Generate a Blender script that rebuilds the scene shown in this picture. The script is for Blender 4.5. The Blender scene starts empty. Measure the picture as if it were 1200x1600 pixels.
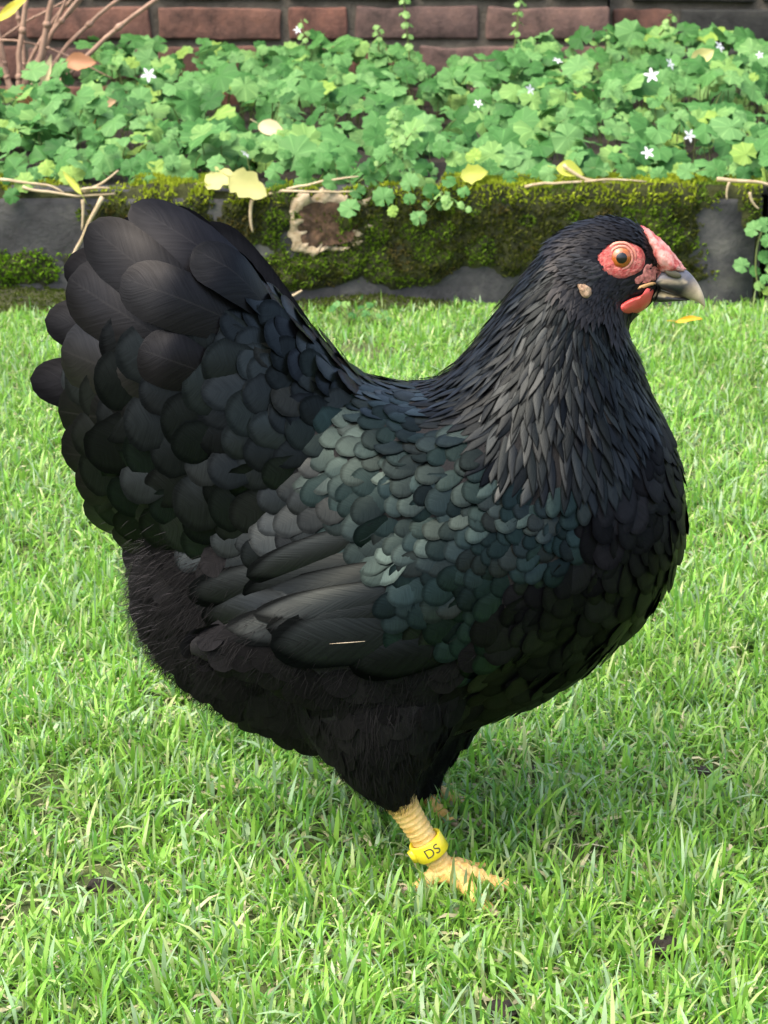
import bpy, bmesh, math, random
import numpy as np
from mathutils import Vector, Matrix, noise
from mathutils.bvhtree import BVHTree

random.seed(7)
rng = np.random.default_rng(11)
S = bpy.context.scene
COL = S.collection

# ------------------------------------------------------------------ camera
F = 3105.0                       # focal length in photo pixels (1200 x 1600)
PITCH = math.radians(16.8)
CAM = Vector((0.0, -0.9, 0.447))
cd = bpy.data.cameras.new('camera')
cam = bpy.data.objects.new('camera', cd)
COL.objects.link(cam)
cam.location = CAM
cam.rotation_euler = (math.pi/2 - PITCH, 0, 0)
cd.sensor_fit = 'VERTICAL'
cd.sensor_height = 36.0
cd.lens = F*36.0/1600.0
cd.clip_start = 0.01
cd.clip_end = 500
cd.dof.use_dof = True
cd.dof.focus_distance = 0.88
cd.dof.aperture_fstop = 46.0
S.camera = cam

# ------------------------------------------------------------------ sky, sun, exposure
SUN_EL, SUN_AZ = math.radians(60), math.radians(232)
w = bpy.data.worlds.new('World')
S.world = w
w.use_nodes = True
wn = w.node_tree
bg = wn.nodes['Background']
sky = wn.nodes.new('ShaderNodeTexSky')
sky.sky_type = 'NISHITA'
sky.sun_disc = False
sky.sun_elevation = SUN_EL
sky.sun_rotation = SUN_AZ
sky.air_density = 1.0
sky.dust_density = 6.0
sky.ozone_density = 0.6
wn.links.new(sky.outputs[0], bg.inputs[0])
bg.inputs[1].default_value = 0.15
sd = bpy.data.lights.new('sun', 'SUN')
sd.energy = 0.8
sd.angle = math.radians(80)
sd.color = (1.0, 0.96, 0.89)
sun = bpy.data.objects.new('sun', sd)
COL.objects.link(sun)
sdir = Vector((math.cos(SUN_EL)*math.sin(SUN_AZ), math.cos(SUN_EL)*math.cos(SUN_AZ), math.sin(SUN_EL)))
sun.rotation_euler = sdir.to_track_quat('Z', 'Y').to_euler()
sun.location = (0, -1, 3)
S.view_settings.view_transform = 'Standard'
S.view_settings.look = 'None'
S.view_settings.gamma = 1.0
S.view_settings.exposure = 1.68

# ------------------------------------------------------------------ helpers
FWD = Vector((0, math.cos(PITCH), -math.sin(PITCH)))
UPV = Vector((0, math.sin(PITCH), math.cos(PITCH)))

def ray(u, v):
    return (FWD + Vector((1, 0, 0))*((u-600)/F) + UPV*((800-v)/F)).normalized()

def P(u, v, Y):
    "where the line of sight of a photo point meets the upright plane y = Y"
    d = ray(u, v)
    return CAM + d*((Y-CAM.y)/d.y)

def PG(u, v, z=0.0):
    d = ray(u, v)
    return CAM + d*((z-CAM.z)/d.z)

def proj(p):
    q = Vector(p)-CAM
    z = q.dot(FWD)
    return 600+F*q.x/z, 800-F*q.dot(UPV)/z

def tag(o, label=None, cat=None, group=None, kind=None):
    if label: o['label'] = label
    if cat: o['category'] = cat
    if group: o['group'] = group
    if kind: o['kind'] = kind
    return o

def empty(name, loc=(0, 0, 0)):
    o = bpy.data.objects.new(name, None)
    o.empty_display_size = 0.02
    COL.objects.link(o)
    o.location = loc
    return o

def obj(name, me, mat=None, parent=None, mw=None):
    o = bpy.data.objects.new(name, me)
    COL.objects.link(o)
    if mat is not None and not me.materials:
        me.materials.append(mat)
    m = mw if mw is not None else Matrix.Identity(4)
    if parent is not None:
        o.parent = parent
        o.matrix_basis = wm(parent).inverted() @ m
    else:
        o.matrix_basis = m
    return o

def wm(o):
    m = o.matrix_basis.copy()
    while o.parent:
        o = o.parent
        m = o.matrix_basis @ m
    return m

def mesh_py(name, v, f, smooth=True, uv=None):
    me = bpy.data.meshes.new(name)
    me.from_pydata([tuple(p) for p in v], [], f)
    if uv is not None:
        l = me.uv_layers.new(name='UVMap')
        for lp in me.loops:
            l.data[lp.index].uv = uv[lp.vertex_index]
    if smooth:
        me.polygons.foreach_set('use_smooth', [True]*len(me.polygons))
    me.update()
    return me

def mesh_np(name, V, faces, col=None, uv=None, smooth=True):
    "V (n,3); faces = list of int arrays (m,k)"
    me = bpy.data.meshes.new(name)
    me.vertices.add(len(V))
    me.vertices.foreach_set('co', np.ascontiguousarray(V, dtype=np.float32).ravel())
    loops = np.concatenate([f.ravel() for f in faces]).astype(np.int32)
    starts, off = [], 0
    for f in faces:
        starts.append(off + np.arange(len(f))*f.shape[1])
        off += f.size
    starts = np.concatenate(starts).astype(np.int32)
    me.loops.add(len(loops))
    me.loops.foreach_set('vertex_index', loops)
    me.polygons.add(len(starts))
    me.polygons.foreach_set('loop_start', starts)
    if smooth:
        me.polygons.foreach_set('use_smooth', np.ones(len(starts), dtype=bool))
    if col is not None:
        a = me.color_attributes.new('Col', 'FLOAT_COLOR', 'POINT')
        c = np.ones((len(V), 4), dtype=np.float32)
        c[:, :3] = col
        a.data.foreach_set('color', c.ravel())
    if uv is not None:
        l = me.uv_layers.new(name='UVMap')
        l.data.foreach_set('uv', np.ascontiguousarray(uv[loops], dtype=np.float32).ravel())
    me.update(calc_edges=True)
    me.validate()
    return me

class Joined:
    "many transformed copies of base meshes joined into one part"
    def __init__(self): self.V, self.Q, self.T, self.U, self.n = [], [], [], [], 0
    def add(self, base, M):
        v, q, t, u = base
        A = np.array(M)
        self.V.append(v @ A[:3, :3].T + A[:3, 3])
        if len(q): self.Q.append(q+self.n)
        if len(t): self.T.append(t+self.n)
        self.U.append(u)
        self.n += len(v)
    def mesh(self, name):
        fs = []
        if self.Q: fs.append(np.concatenate(self.Q))
        if self.T: fs.append(np.concatenate(self.T))
        return mesh_np(name, np.concatenate(self.V), fs, uv=np.concatenate(self.U))

def base_arrays(v, f, uv):
    q = np.array([x for x in f if len(x) == 4], dtype=np.int64).reshape(-1, 4)
    t = np.array([x for x in f if len(x) == 3], dtype=np.int64).reshape(-1, 3)
    return np.array([tuple(p) for p in v], dtype=float), q, t, np.array(uv, dtype=float)

def tube(pts, rad, n=8, cap=True):
    "tapered tube through points; returns verts, faces"
    pts = [Vector(p) for p in pts]
    V, Fc = [], []
    prev = None
    for i, p in enumerate(pts):
        t = (pts[min(i+1, len(pts)-1)]-pts[max(i-1, 0)]).normalized()
        a = prev - t*prev.dot(t) if prev is not None else t.orthogonal()
        a.normalize()
        prev = a
        b = t.cross(a)
        r = rad[i] if hasattr(rad, '__len__') else rad
        for k in range(n):
            an = 2*math.pi*k/n
            V.append(p + a*(r*math.cos(an)) + b*(r*math.sin(an)))
    for i in range(len(pts)-1):
        for k in range(n):
            k2 = (k+1) % n
            Fc.append((i*n+k, i*n+k2, (i+1)*n+k2, (i+1)*n+k))
    if cap:
        Fc.append(tuple(reversed(range(n))))
        m = (len(pts)-1)*n
        Fc.append(tuple(range(m, m+n)))
    return V, Fc

def bez(a, b, c, n=8):
    a, b, c = Vector(a), Vector(b), Vector(c)
    return [a*(1-t)**2 + b*2*t*(1-t) + c*t*t for t in [i/n for i in range(n+1)]]

# ------------------------------------------------------------------ materials
def new_mat(name):
    m = bpy.data.materials.new(name)
    m.use_nodes = True
    nt = m.node_tree
    b = nt.nodes['Principled BSDF']
    return m, nt, b

def N(nt, typ, **kw):
    n = nt.nodes.new(typ)
    for k, v in kw.items():
        setattr(n, k, v)
    return n

def ramp(nt, fac, stops, interp='LINEAR'):
    r = N(nt, 'ShaderNodeValToRGB')
    r.color_ramp.interpolation = interp
    e = r.color_ramp.elements
    while len(e) < len(stops): e.new(0.5)
    for el, (p, c) in zip(e, stops):
        el.position = p
        el.color = (*c, 1)
    nt.links.new(fac, r.inputs[0])
    return r.outputs[0]

def noise_tex(nt, scale, detail=4, rough=0.6, coord='Object', vec=None):
    n = N(nt, 'ShaderNodeTexNoise')
    n.inputs['Scale'].default_value = scale
    n.inputs['Detail'].default_value = detail
    n.inputs['Roughness'].default_value = rough
    if vec is None:
        tc = N(nt, 'ShaderNodeTexCoord')
        vec = tc.outputs[coord]
    nt.links.new(vec, n.inputs['Vector'])
    return n.outputs['Fac']

def bump(nt, b, h, strength=0.4, dist=0.002):
    n = N(nt, 'ShaderNodeBump')
    n.inputs['Strength'].default_value = strength
    n.inputs['Distance'].default_value = dist
    nt.links.new(h, n.inputs['Height'])
    nt.links.new(n.outputs[0], b.inputs['Normal'])

def math_n(nt, op, a, b=None):
    n = N(nt, 'ShaderNodeMath', operation=op)
    for i, x in enumerate((a, b)):
        if x is None: continue
        if isinstance(x, (int, float)): n.inputs[i].default_value = x
        else: nt.links.new(x, n.inputs[i])
    return n.outputs[0]

def rand_val(nt):
    oi = N(nt, 'ShaderNodeObjectInfo')
    ge = N(nt, 'ShaderNodeNewGeometry')
    s = math_n(nt, 'ADD', oi.outputs['Random'], ge.outputs['Random Per Island'])
    return math_n(nt, 'FRACT', s)

def simple(name, stops, scale, rough=0.7, bstr=0.4, bdist=0.002, bscale=None, spec=0.5, detail=5):
    m, nt, b = new_mat(name)
    f = noise_tex(nt, scale, detail)
    nt.links.new(ramp(nt, f, stops), b.inputs['Base Color'])
    b.inputs['Roughness'].default_value = rough
    b.inputs['Specular IOR Level'].default_value = spec
    if bstr:
        bump(nt, b, noise_tex(nt, bscale or scale*3, 6, 0.7), bstr, bdist)
    return m

def leafy(name, stops, rough=0.5, trans=0.35, attr=False, spec=0.4, veins=False):
    "leaf / grass: principled front mixed with translucency"
    m, nt, b = new_mat(name)
    if attr:
        a = N(nt, 'ShaderNodeAttribute', attribute_name='Col')
        c = a.outputs['Color']
    else:
        c = ramp(nt, rand_val(nt), stops)
        f = noise_tex(nt, 130, 3)
        mx = N(nt, 'ShaderNodeMix', data_type='RGBA', blend_type='MULTIPLY')
        mx.inputs[0].default_value = 0.4
        nt.links.new(c, mx.inputs[6])
        nt.links.new(ramp(nt, f, [(0.35, (0.4, 0.5, 0.4)), (0.65, (1.1, 1.1, 1.05))]), mx.inputs[7])
        c = mx.outputs[2]
    if veins:
        uv = N(nt, 'ShaderNodeUVMap')
        sx = N(nt, 'ShaderNodeSeparateXYZ')
        nt.links.new(uv.outputs[0], sx.inputs[0])
        # palmate veins: angle about the leaf stalk point
        dx = math_n(nt, 'SUBTRACT', sx.outputs[0], 0.5)
        dy = math_n(nt, 'SUBTRACT', sx.outputs[1], 0.12)
        an = math_n(nt, 'ARCTAN2', dx, dy)
        wv = math_n(nt, 'ABSOLUTE', math_n(nt, 'SINE', math_n(nt, 'MULTIPLY', an, 4.0)))
        vn = math_n(nt, 'POWER', wv, 0.25)
        mv = N(nt, 'ShaderNodeMix', data_type='RGBA', blend_type='MULTIPLY')
        mv.inputs[0].default_value = 1.0
        nt.links.new(c, mv.inputs[6])
        nt.links.new(ramp(nt, vn, [(0.40, (1.6, 1.45, 1.5)), (0.78, (0.95, 0.97, 0.95))]), mv.inputs[7])
        c = mv.outputs[2]
        bump(nt, b, vn, 0.5, 0.001)
    nt.links.new(c, b.inputs['Base Color'])
    b.inputs['Roughness'].default_value = rough
    b.inputs['Specular IOR Level'].default_value = spec
    tr = N(nt, 'ShaderNodeBsdfTranslucent')
    nt.links.new(c, tr.inputs['Color'])
    ms = N(nt, 'ShaderNodeMixShader')
    ms.inputs[0].default_value = trans
    nt.links.new(b.outputs[0], ms.inputs[1])
    nt.links.new(tr.outputs[0], ms.inputs[2])
    nt.links.new(ms.outputs[0], nt.nodes['Material Output'].inputs[0])
    return m

def feather_mat(name, stops, rough=0.42, tint=(0.8, 1.0, 1.0), spec=0.5, rach=0.0, streak=0.5, bs=0.2, lace_shade=0.25):
    m, nt, b = new_mat(name)
    uv = N(nt, 'ShaderNodeUVMap')
    sx = N(nt, 'ShaderNodeSeparateXYZ')
    nt.links.new(uv.outputs[0], sx.inputs[0])
    u, v = sx.outputs[0], sx.outputs[1]          # u across (0..1), v along
    au = math_n(nt, 'ABSOLUTE', math_n(nt, 'SUBTRACT', u, 0.5))
    barb = math_n(nt, 'SUBTRACT', v, math_n(nt, 'MULTIPLY', au, 0.55))
    cb = N(nt, 'ShaderNodeCombineXYZ')
    nt.links.new(math_n(nt, 'MULTIPLY', barb, 42.0), cb.inputs[0])
    nt.links.new(math_n(nt, 'MULTIPLY', u, 2.2), cb.inputs[1])
    nt.links.new(math_n(nt, 'MULTIPLY', rand_val(nt), 50.0), cb.inputs[2])
    st = noise_tex(nt, 1.0, 3, 0.6, vec=cb.outputs[0])
    c = ramp(nt, rand_val(nt), stops)
    mx = N(nt, 'ShaderNodeMix', data_type='RGBA', blend_type='MULTIPLY')
    mx.inputs[0].default_value = streak
    nt.links.new(c, mx.inputs[6])
    nt.links.new(ramp(nt, st, [(0.35, (0.35, 0.35, 0.35)), (0.65, (1.3, 1.3, 1.3))]), mx.inputs[7])
    c = mx.outputs[2]
    # dark rim of the vane: lacing plus overlap shadow painted into the colour
    vt = math_n(nt, 'MAXIMUM', math_n(nt, 'MULTIPLY', math_n(nt, 'SUBTRACT', v, 0.55), 2.2), 0.0)
    a2 = math_n(nt, 'MULTIPLY', au, 2.0)
    rr = math_n(nt, 'SQRT', math_n(nt, 'ADD', math_n(nt, 'MULTIPLY', a2, a2), math_n(nt, 'MULTIPLY', vt, vt)))
    ed = ramp(nt, rr, [(0.72, (1, 1, 1)), (0.97, (lace_shade, lace_shade, lace_shade))])
    m2 = N(nt, 'ShaderNodeMix', data_type='RGBA', blend_type='MULTIPLY')
    m2.inputs[0].default_value = 0.8
    nt.links.new(c, m2.inputs[6]); nt.links.new(ed, m2.inputs[7])
    c = m2.outputs[2]
    if rach:
        rk = ramp(nt, au, [(0.008, (rach, rach*0.95, rach*0.9)), (0.02, (0, 0, 0))])
        m3 = N(nt, 'ShaderNodeMix', data_type='RGBA', blend_type='ADD')
        m3.inputs[0].default_value = 1.0
        nt.links.new(c, m3.inputs[6]); nt.links.new(rk, m3.inputs[7])
        c = m3.outputs[2]
    nt.links.new(c, b.inputs['Base Color'])
    b.inputs['Roughness'].default_value = rough
    b.inputs['Specular IOR Level'].default_value = spec
    b.inputs['Specular Tint'].default_value = (*tint, 1)
    bump(nt, b, st, bs, 0.0004)
    sl = N(nt, 'ShaderNodeRGBToBW')
    nt.links.new(ed, sl.inputs[0])
    stv = math_n(nt, 'ADD', math_n(nt, 'MULTIPLY', st, 1.6*streak), 1-0.8*streak)
    rv = math_n(nt, 'FRACT', math_n(nt, 'MULTIPLY', rand_val(nt), 7.13))
    gl = math_n(nt, 'ADD', math_n(nt, 'MULTIPLY', math_n(nt, 'POWER', rv, 1.8), 0.85), 0.58)
    nt.links.new(math_n(nt, 'MULTIPLY', math_n(nt, 'MULTIPLY', math_n(nt, 'MULTIPLY', sl.outputs[0], stv), spec), gl), b.inputs['Specular IOR Level'])
    return m

M = {}
M['turf'] = simple('turf_soil', [(0.3, (0.035, 0.05, 0.012)), (0.7, (0.09, 0.12, 0.03))], 60, 0.95, 0.8, 0.004)
M['grass'] = leafy('grass_blades', None, rough=0.38, trans=0.42, attr=True, spec=0.5)
M['soil'] = simple('bed_soil', [(0.3, (0.012, 0.009, 0.006)), (0.7, (0.05, 0.037, 0.025))], 40, 0.95, 1.0, 0.01)
M['mortar'] = simple('old_mortar', [(0.3, (0.045, 0.040, 0.030)), (0.7, (0.12, 0.105, 0.082))], 25, 0.95, 1.0, 0.006)
M['stone'] = simple('kerb_concrete', [(0.3, (0.014, 0.0145, 0.016)), (0.5, (0.036, 0.037, 0.039)), (0.7, (0.085, 0.085, 0.078))], 22, 0.85, 0.7, 0.004, 90)
M['moss_body'] = simple('moss_cushion', [(0.3, (0.010, 0.013, 0.004)), (0.7, (0.05, 0.058, 0.010))], 40, 0.95, 1.0, 0.004, 250)
M['moss'] = leafy('moss_leaflets', None, rough=0.7, trans=0.3, attr=True, spec=0.2)
M['crust'] = simple('pale_crust', [(0.3, (0.30, 0.22, 0.12)), (0.7, (0.62, 0.52, 0.36))], 120, 0.95, 1.0, 0.004)
M['rotten'] = simple('brown_crumble', [(0.3, (0.025, 0.014, 0.008)), (0.7, (0.13, 0.075, 0.04))], 110, 0.95, 1.0, 0.005)
def brick_mat(name, a, b_, c):
    m, nt, b = new_mat(name)
    r = rand_val(nt)
    base = ramp(nt, r, [(0.0, a), (0.5, b_), (1.0, c)])
    f = noise_tex(nt, 22, 6, 0.7)
    mx = N(nt, 'ShaderNodeMix', data_type='RGBA', blend_type='MULTIPLY')
    mx.inputs[0].default_value = 1
    nt.links.new(base, mx.inputs[6])
    nt.links.new(ramp(nt, f, [(0.30, (0.22, 0.24, 0.22)), (0.5, (0.9, 0.9, 0.9)), (0.72, (1.45, 1.4, 1.3))]), mx.inputs[7])
    nt.links.new(mx.outputs[2], b.inputs['Base Color'])
    b.inputs['Roughness'].default_value = 0.9
    bump(nt, b, noise_tex(nt, 60, 6, 0.75), 0.9, 0.004)
    return m
M['brick'] = brick_mat('red_brick', (0.115, 0.049, 0.034), (0.14, 0.068, 0.048), (0.095, 0.047, 0.034))
M['brick_pale'] = brick_mat('weathered_brick', (0.105, 0.057, 0.046), (0.125, 0.078, 0.064), (0.090, 0.056, 0.048))
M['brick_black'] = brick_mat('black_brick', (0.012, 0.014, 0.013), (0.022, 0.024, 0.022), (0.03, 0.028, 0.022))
M['bell_leaf'] = leafy('bellflower_leaf', [(0.0, (0.028, 0.105, 0.024)), (0.25, (0.062, 0.185, 0.045)), (0.5, (0.098, 0.245, 0.070)), (0.75, (0.140, 0.295, 0.100)), (0.92, (0.185, 0.34, 0.095)), (1.0, (0.24, 0.37, 0.07))], rough=0.55, trans=0.28, veins=True, spec=0.18)
M['bell_young'] = leafy('young_leaf', [(0, (0.16, 0.32, 0.08)), (1, (0.26, 0.45, 0.13))], rough=0.5, trans=0.3)
M['bell_stem'] = leafy('green_stem', [(0, (0.08, 0.13, 0.03)), (1, (0.16, 0.2, 0.06))], rough=0.6, trans=0.1)
M['petal'] = leafy('white_petal', [(0, (0.72, 0.72, 0.80)), (1, (0.82, 0.80, 0.86))], rough=0.5, trans=0.25)
M['twig'] = simple('shrub_twig', [(0.3, (0.20, 0.12, 0.08)), (0.7, (0.36, 0.24, 0.17))], 50, 0.8, 0.6, 0.002)
M['straw'] = simple('dry_straw', [(0.3, (0.30, 0.23, 0.13)), (0.7, (0.50, 0.41, 0.27))], 60, 0.8, 0.4, 0.001)
def lf(name, a, b): 
    M[name] = leafy(name, [(0, a), (1, b)], rough=0.55, trans=0.25)
lf('leaf_yellow', (0.62, 0.56, 0.05), (0.68, 0.60, 0.07))
lf('leaf_pale', (0.48, 0.47, 0.17), (0.54, 0.51, 0.20))
lf('leaf_cream', (0.62, 0.52, 0.30), (0.66, 0.56, 0.34))
lf('leaf_orange', (0.50, 0.20, 0.08), (0.55, 0.23, 0.10))
lf('leaf_rust', (0.50, 0.24, 0.12), (0.54, 0.26, 0.14))
lf('leaf_gold', (0.66, 0.30, 0.02), (0.72, 0.34, 0.03))
lf('leaf_lime', (0.42, 0.46, 0.07), (0.46, 0.5, 0.08))
lf('leaf_lawn', (0.75, 0.40, 0.02), (0.80, 0.44, 0.03))
lf('leaf_tan', (0.42, 0.26, 0.14), (0.46, 0.30, 0.16))

# plumage: near-black with the green-teal gloss of a black bantam
M['body'] = simple('black_down', [(0.3, (0.003, 0.003, 0.0035)), (0.7, (0.006, 0.006, 0.0065))], 120, 0.85, 0.5, 0.001, spec=0.25)
M['f_scale'] = feather_mat('glossy_covert_vane', [(0, (0.001, 0.002, 0.002)), (0.35, (0.003, 0.007, 0.0065)), (0.6, (0.004, 0.008, 0.008)), (0.8, (0.006, 0.0065, 0.0055)), (1, (0.0015, 0.002, 0.002))], rough=0.30, tint=(0.68, 1.0, 0.95), spec=0.22, lace_shade=.5)
M['f_tail'] = feather_mat('tail_vane', [(0, (0.0025, 0.0025, 0.003)), (0.5, (0.0045, 0.004, 0.0045)), (1, (0.003, 0.0035, 0.004))], rough=0.34, tint=(0.96, 0.97, 1.0), spec=0.19, rach=0.004, streak=0.4, bs=.2, lace_shade=.8)
M['f_covert'] = feather_mat('tail_covert_vane', [(0, (0.001, 0.0015, 0.0015)), (0.4, (0.002, 0.003, 0.003)), (0.7, (0.001, 0.001, 0.0015)), (0.88, (0.003, 0.005, 0.0045)), (1, (0.006, 0.007, 0.0065))], rough=0.30, tint=(0.88, 1.0, 1.0), spec=0.20, lace_shade=.5)
M['f_hackle'] = feather_mat('hackle_vane', [(0, (0.001, 0.001, 0.0015)), (0.4, (0.003, 0.004, 0.004)), (0.7, (0.0015, 0.0015, 0.002)), (1, (0.005, 0.007, 0.007))], rough=0.30, tint=(0.88, 0.98, 1.0), spec=0.18, lace_shade=.4)
M['f_breast_shaded_tail'] = feather_mat('breast_shaded_tail_vane', [(0, (0.001, 0.001, 0.0015)), (0.6, (0.002, 0.002, 0.0025)), (1, (0.004, 0.004, 0.005))], rough=0.46, tint=(0.92, 0.94, 1.0), spec=0.11, lace_shade=.6)
M['f_wing'] = feather_mat('flight_vane', [(0, (0.0015, 0.002, 0.002)), (0.5, (0.003, 0.004, 0.004)), (1, (0.002, 0.0025, 0.0025))], rough=0.36, tint=(0.88, 1.0, 0.97), spec=0.17, streak=0.5, bs=.25, lace_shade=.15)
M['fluff'] = simple('black_fluff', [(0.3, (0.003, 0.003, 0.003)), (0.7, (0.008, 0.0075, 0.0078))], 80, 0.8, 0, spec=0.12)
M['down'] = simple('backlit_grey_down', [(0.3, (0.015, 0.014, 0.015)), (0.7, (0.05, 0.047, 0.05))], 80, 0.8, 0, spec=0.2)  # lighter grey stands in for backlight through the rear fluff
M['head_f'] = simple('head_plume', [(0.3, (0.003, 0.003, 0.0035)), (0.7, (0.010, 0.010, 0.012))], 300, 0.42, 0, spec=0.2)
M['cheek_f'] = simple('grey_cheek', [(0.3, (0.010, 0.0105, 0.012)), (0.7, (0.028, 0.029, 0.031))], 300, 0.6, 0, spec=0.3)
M['skin'] = simple('red_face_skin', [(0.34, (0.36, 0.035, 0.035)), (0.5, (0.54, 0.105, 0.09)), (0.66, (0.62, 0.22, 0.18))], 480, 0.40, 1.0, 0.0016, 900)
M['lid'] = simple('eyelid_skin', [(0.3, (0.40, 0.12, 0.085)), (0.7, (0.58, 0.28, 0.20))], 300, 0.45, 0.7, 0.0006, 900)
M['lore'] = simple('dusky_lore_skin', [(0.36, (0.16, 0.06, 0.05)), (0.5, (0.36, 0.11, 0.095)), (0.65, (0.5, 0.21, 0.17))], 500, 0.55, 0.9, 0.001, 800)
M['comb'] = simple('comb_skin', [(0.36, (0.50, 0.055, 0.055)), (0.47, (0.66, 0.21, 0.18)), (0.6, (0.74, 0.40, 0.35))], 240, 0.30, 1.0, 0.0016, 800)
M['wattle'] = simple('wattle_skin', [(0.3, (0.60, 0.05, 0.045)), (0.7, (0.70, 0.11, 0.09))], 150, 0.42, 0.7, 0.0008, 700)
M['lobe'] = simple('earlobe_skin', [(0.3, (0.16, 0.09, 0.05)), (0.7, (0.45, 0.32, 0.2))], 380, 0.7, 0.9, 0.001, 900)
M['horn'] = simple('pale_horn', [(0.3, (0.50, 0.40, 0.22)), (0.7, (0.62, 0.50, 0.28))], 200, 0.4, 0.2, 0.0004)
M['gape'] = simple('yellow_gape', [(0.3, (0.42, 0.22, 0.08)), (0.7, (0.55, 0.36, 0.16))], 400, 0.5, 0.4, 0.0004)
M['leg'] = simple('yellow_shank', [(0.3, (0.66, 0.38, 0.09)), (0.7, (0.80, 0.56, 0.22))], 200, 0.42, 0.7, 0.0012, 420)
M['claw'] = simple('claw_horn', [(0.3, (0.22, 0.17, 0.11)), (0.7, (0.42, 0.34, 0.24))], 200, 0.4, 0.2, 0.0004)
M['band'] = simple('yellow_plastic', [(0.3, (0.75, 0.60, 0.02)), (0.7, (0.80, 0.66, 0.04))], 60, 0.3, 0.1, 0.0003)
M['ink'] = simple('dark_print', [(0.3, (0.05, 0.05, 0.03)), (0.7, (0.08, 0.07, 0.04))], 60, 0.6, 0)
def eye_mat(name, a, b_, sc):
    m, nt, b = new_mat(name)
    nt.links.new(ramp(nt, noise_tex(nt, sc, 3), [(0.3, a), (0.7, b_)]), b.inputs['Base Color'])
    b.inputs['Roughness'].default_value = 0.25
    b.inputs['Coat Weight'].default_value = 0.45
    b.inputs['Coat Roughness'].default_value = 0.02
    return m
M['iris'] = eye_mat('orange_iris', (0.22, 0.05, 0.008), (0.40, 0.12, 0.02), 900)
M['iris_rim'] = eye_mat('iris_rim', (0.10, 0.03, 0.01), (0.2, 0.07, 0.02), 900)
M['pupil'] = eye_mat('pupil', (0.002, 0.002, 0.002), (0.004, 0.003, 0.003), 100)
bm_, nt_, b_ = new_mat('beak_horn')
tc_ = N(nt_, 'ShaderNodeAttribute', attribute_name='Col')
mxx = N(nt_, 'ShaderNodeMix', data_type='RGBA', blend_type='MULTIPLY')
mxx.inputs[0].default_value = 0.8
nt_.links.new(tc_.outputs['Color'], mxx.inputs[6])
nt_.links.new(ramp(nt_, noise_tex(nt_, 260, 4), [(0.3, (0.6, 0.6, 0.65)), (0.7, (1.15, 1.15, 1.15))]), mxx.inputs[7])
nt_.links.new(mxx.outputs[2], b_.inputs['Base Color'])
b_.inputs['Roughness'].default_value = 0.38
bump(nt_, b_, noise_tex(nt_, 500, 4), 0.3, 0.0004)
M['beak'] = bm_
dm, dnt, db = new_mat('dew_water')
nz = noise_tex(dnt, 30, 2)
dnt.links.new(ramp(dnt, nz, [(0.3, (0.95, 0.97, 1.0)), (0.7, (1, 1, 1))]), db.inputs['Base Color'])
db.inputs['Roughness'].default_value = 0.03
db.inputs['Transmission Weight'].default_value = 1.0
db.inputs['IOR'].default_value = 1.33
M['dew'] = dm

# ------------------------------------------------------------------ ground
KY = 1.417          # front face of the kerb
WALLY = 2.37        # face of the brick wall

def ground():
    n = 40
    V, Fc = [], []
    xs = [-120, -40, -12, -5] + list(np.linspace(-3, 3, 31)) + [5, 12, 40, 120]
    ys = [-120, -40, -12, -5] + list(np.linspace(-2.4, KY+0.05, 31))
    for y in ys:
        for x in xs:
            h = 0.006*noise.noise(Vector((x*4, y*4, 0))) if abs(x) < 3 and y > -3 else 0
            V.append((x, y, h))
    for j in range(len(ys)-1):
        for i in range(len(xs)-1):
            a = j*len(xs)+i
            Fc.append((a, a+1, a+1+len(xs), a+len(xs)))
    o = obj('lawn_ground', mesh_py('lawn_ground', V, Fc), M['turf'])
    tag(o, 'low turf soil under the mown lawn', 'ground', kind='structure')
    # land behind, under and past the bed
    V = [(-120, KY+0.05, -0.01), (120, KY+0.05, -0.01), (120, 120, -0.01), (-120, 120, -0.01)]
    o = obj('terrain', mesh_py('terrain', V, [(0, 1, 2, 3)], False), M['turf'])
    tag(o, 'flat ground behind the brick wall', 'ground', kind='structure')
ground()

def hgt(x, y):
    return 0.006*noise.noise(Vector((x*4, y*4, 0)))

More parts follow.
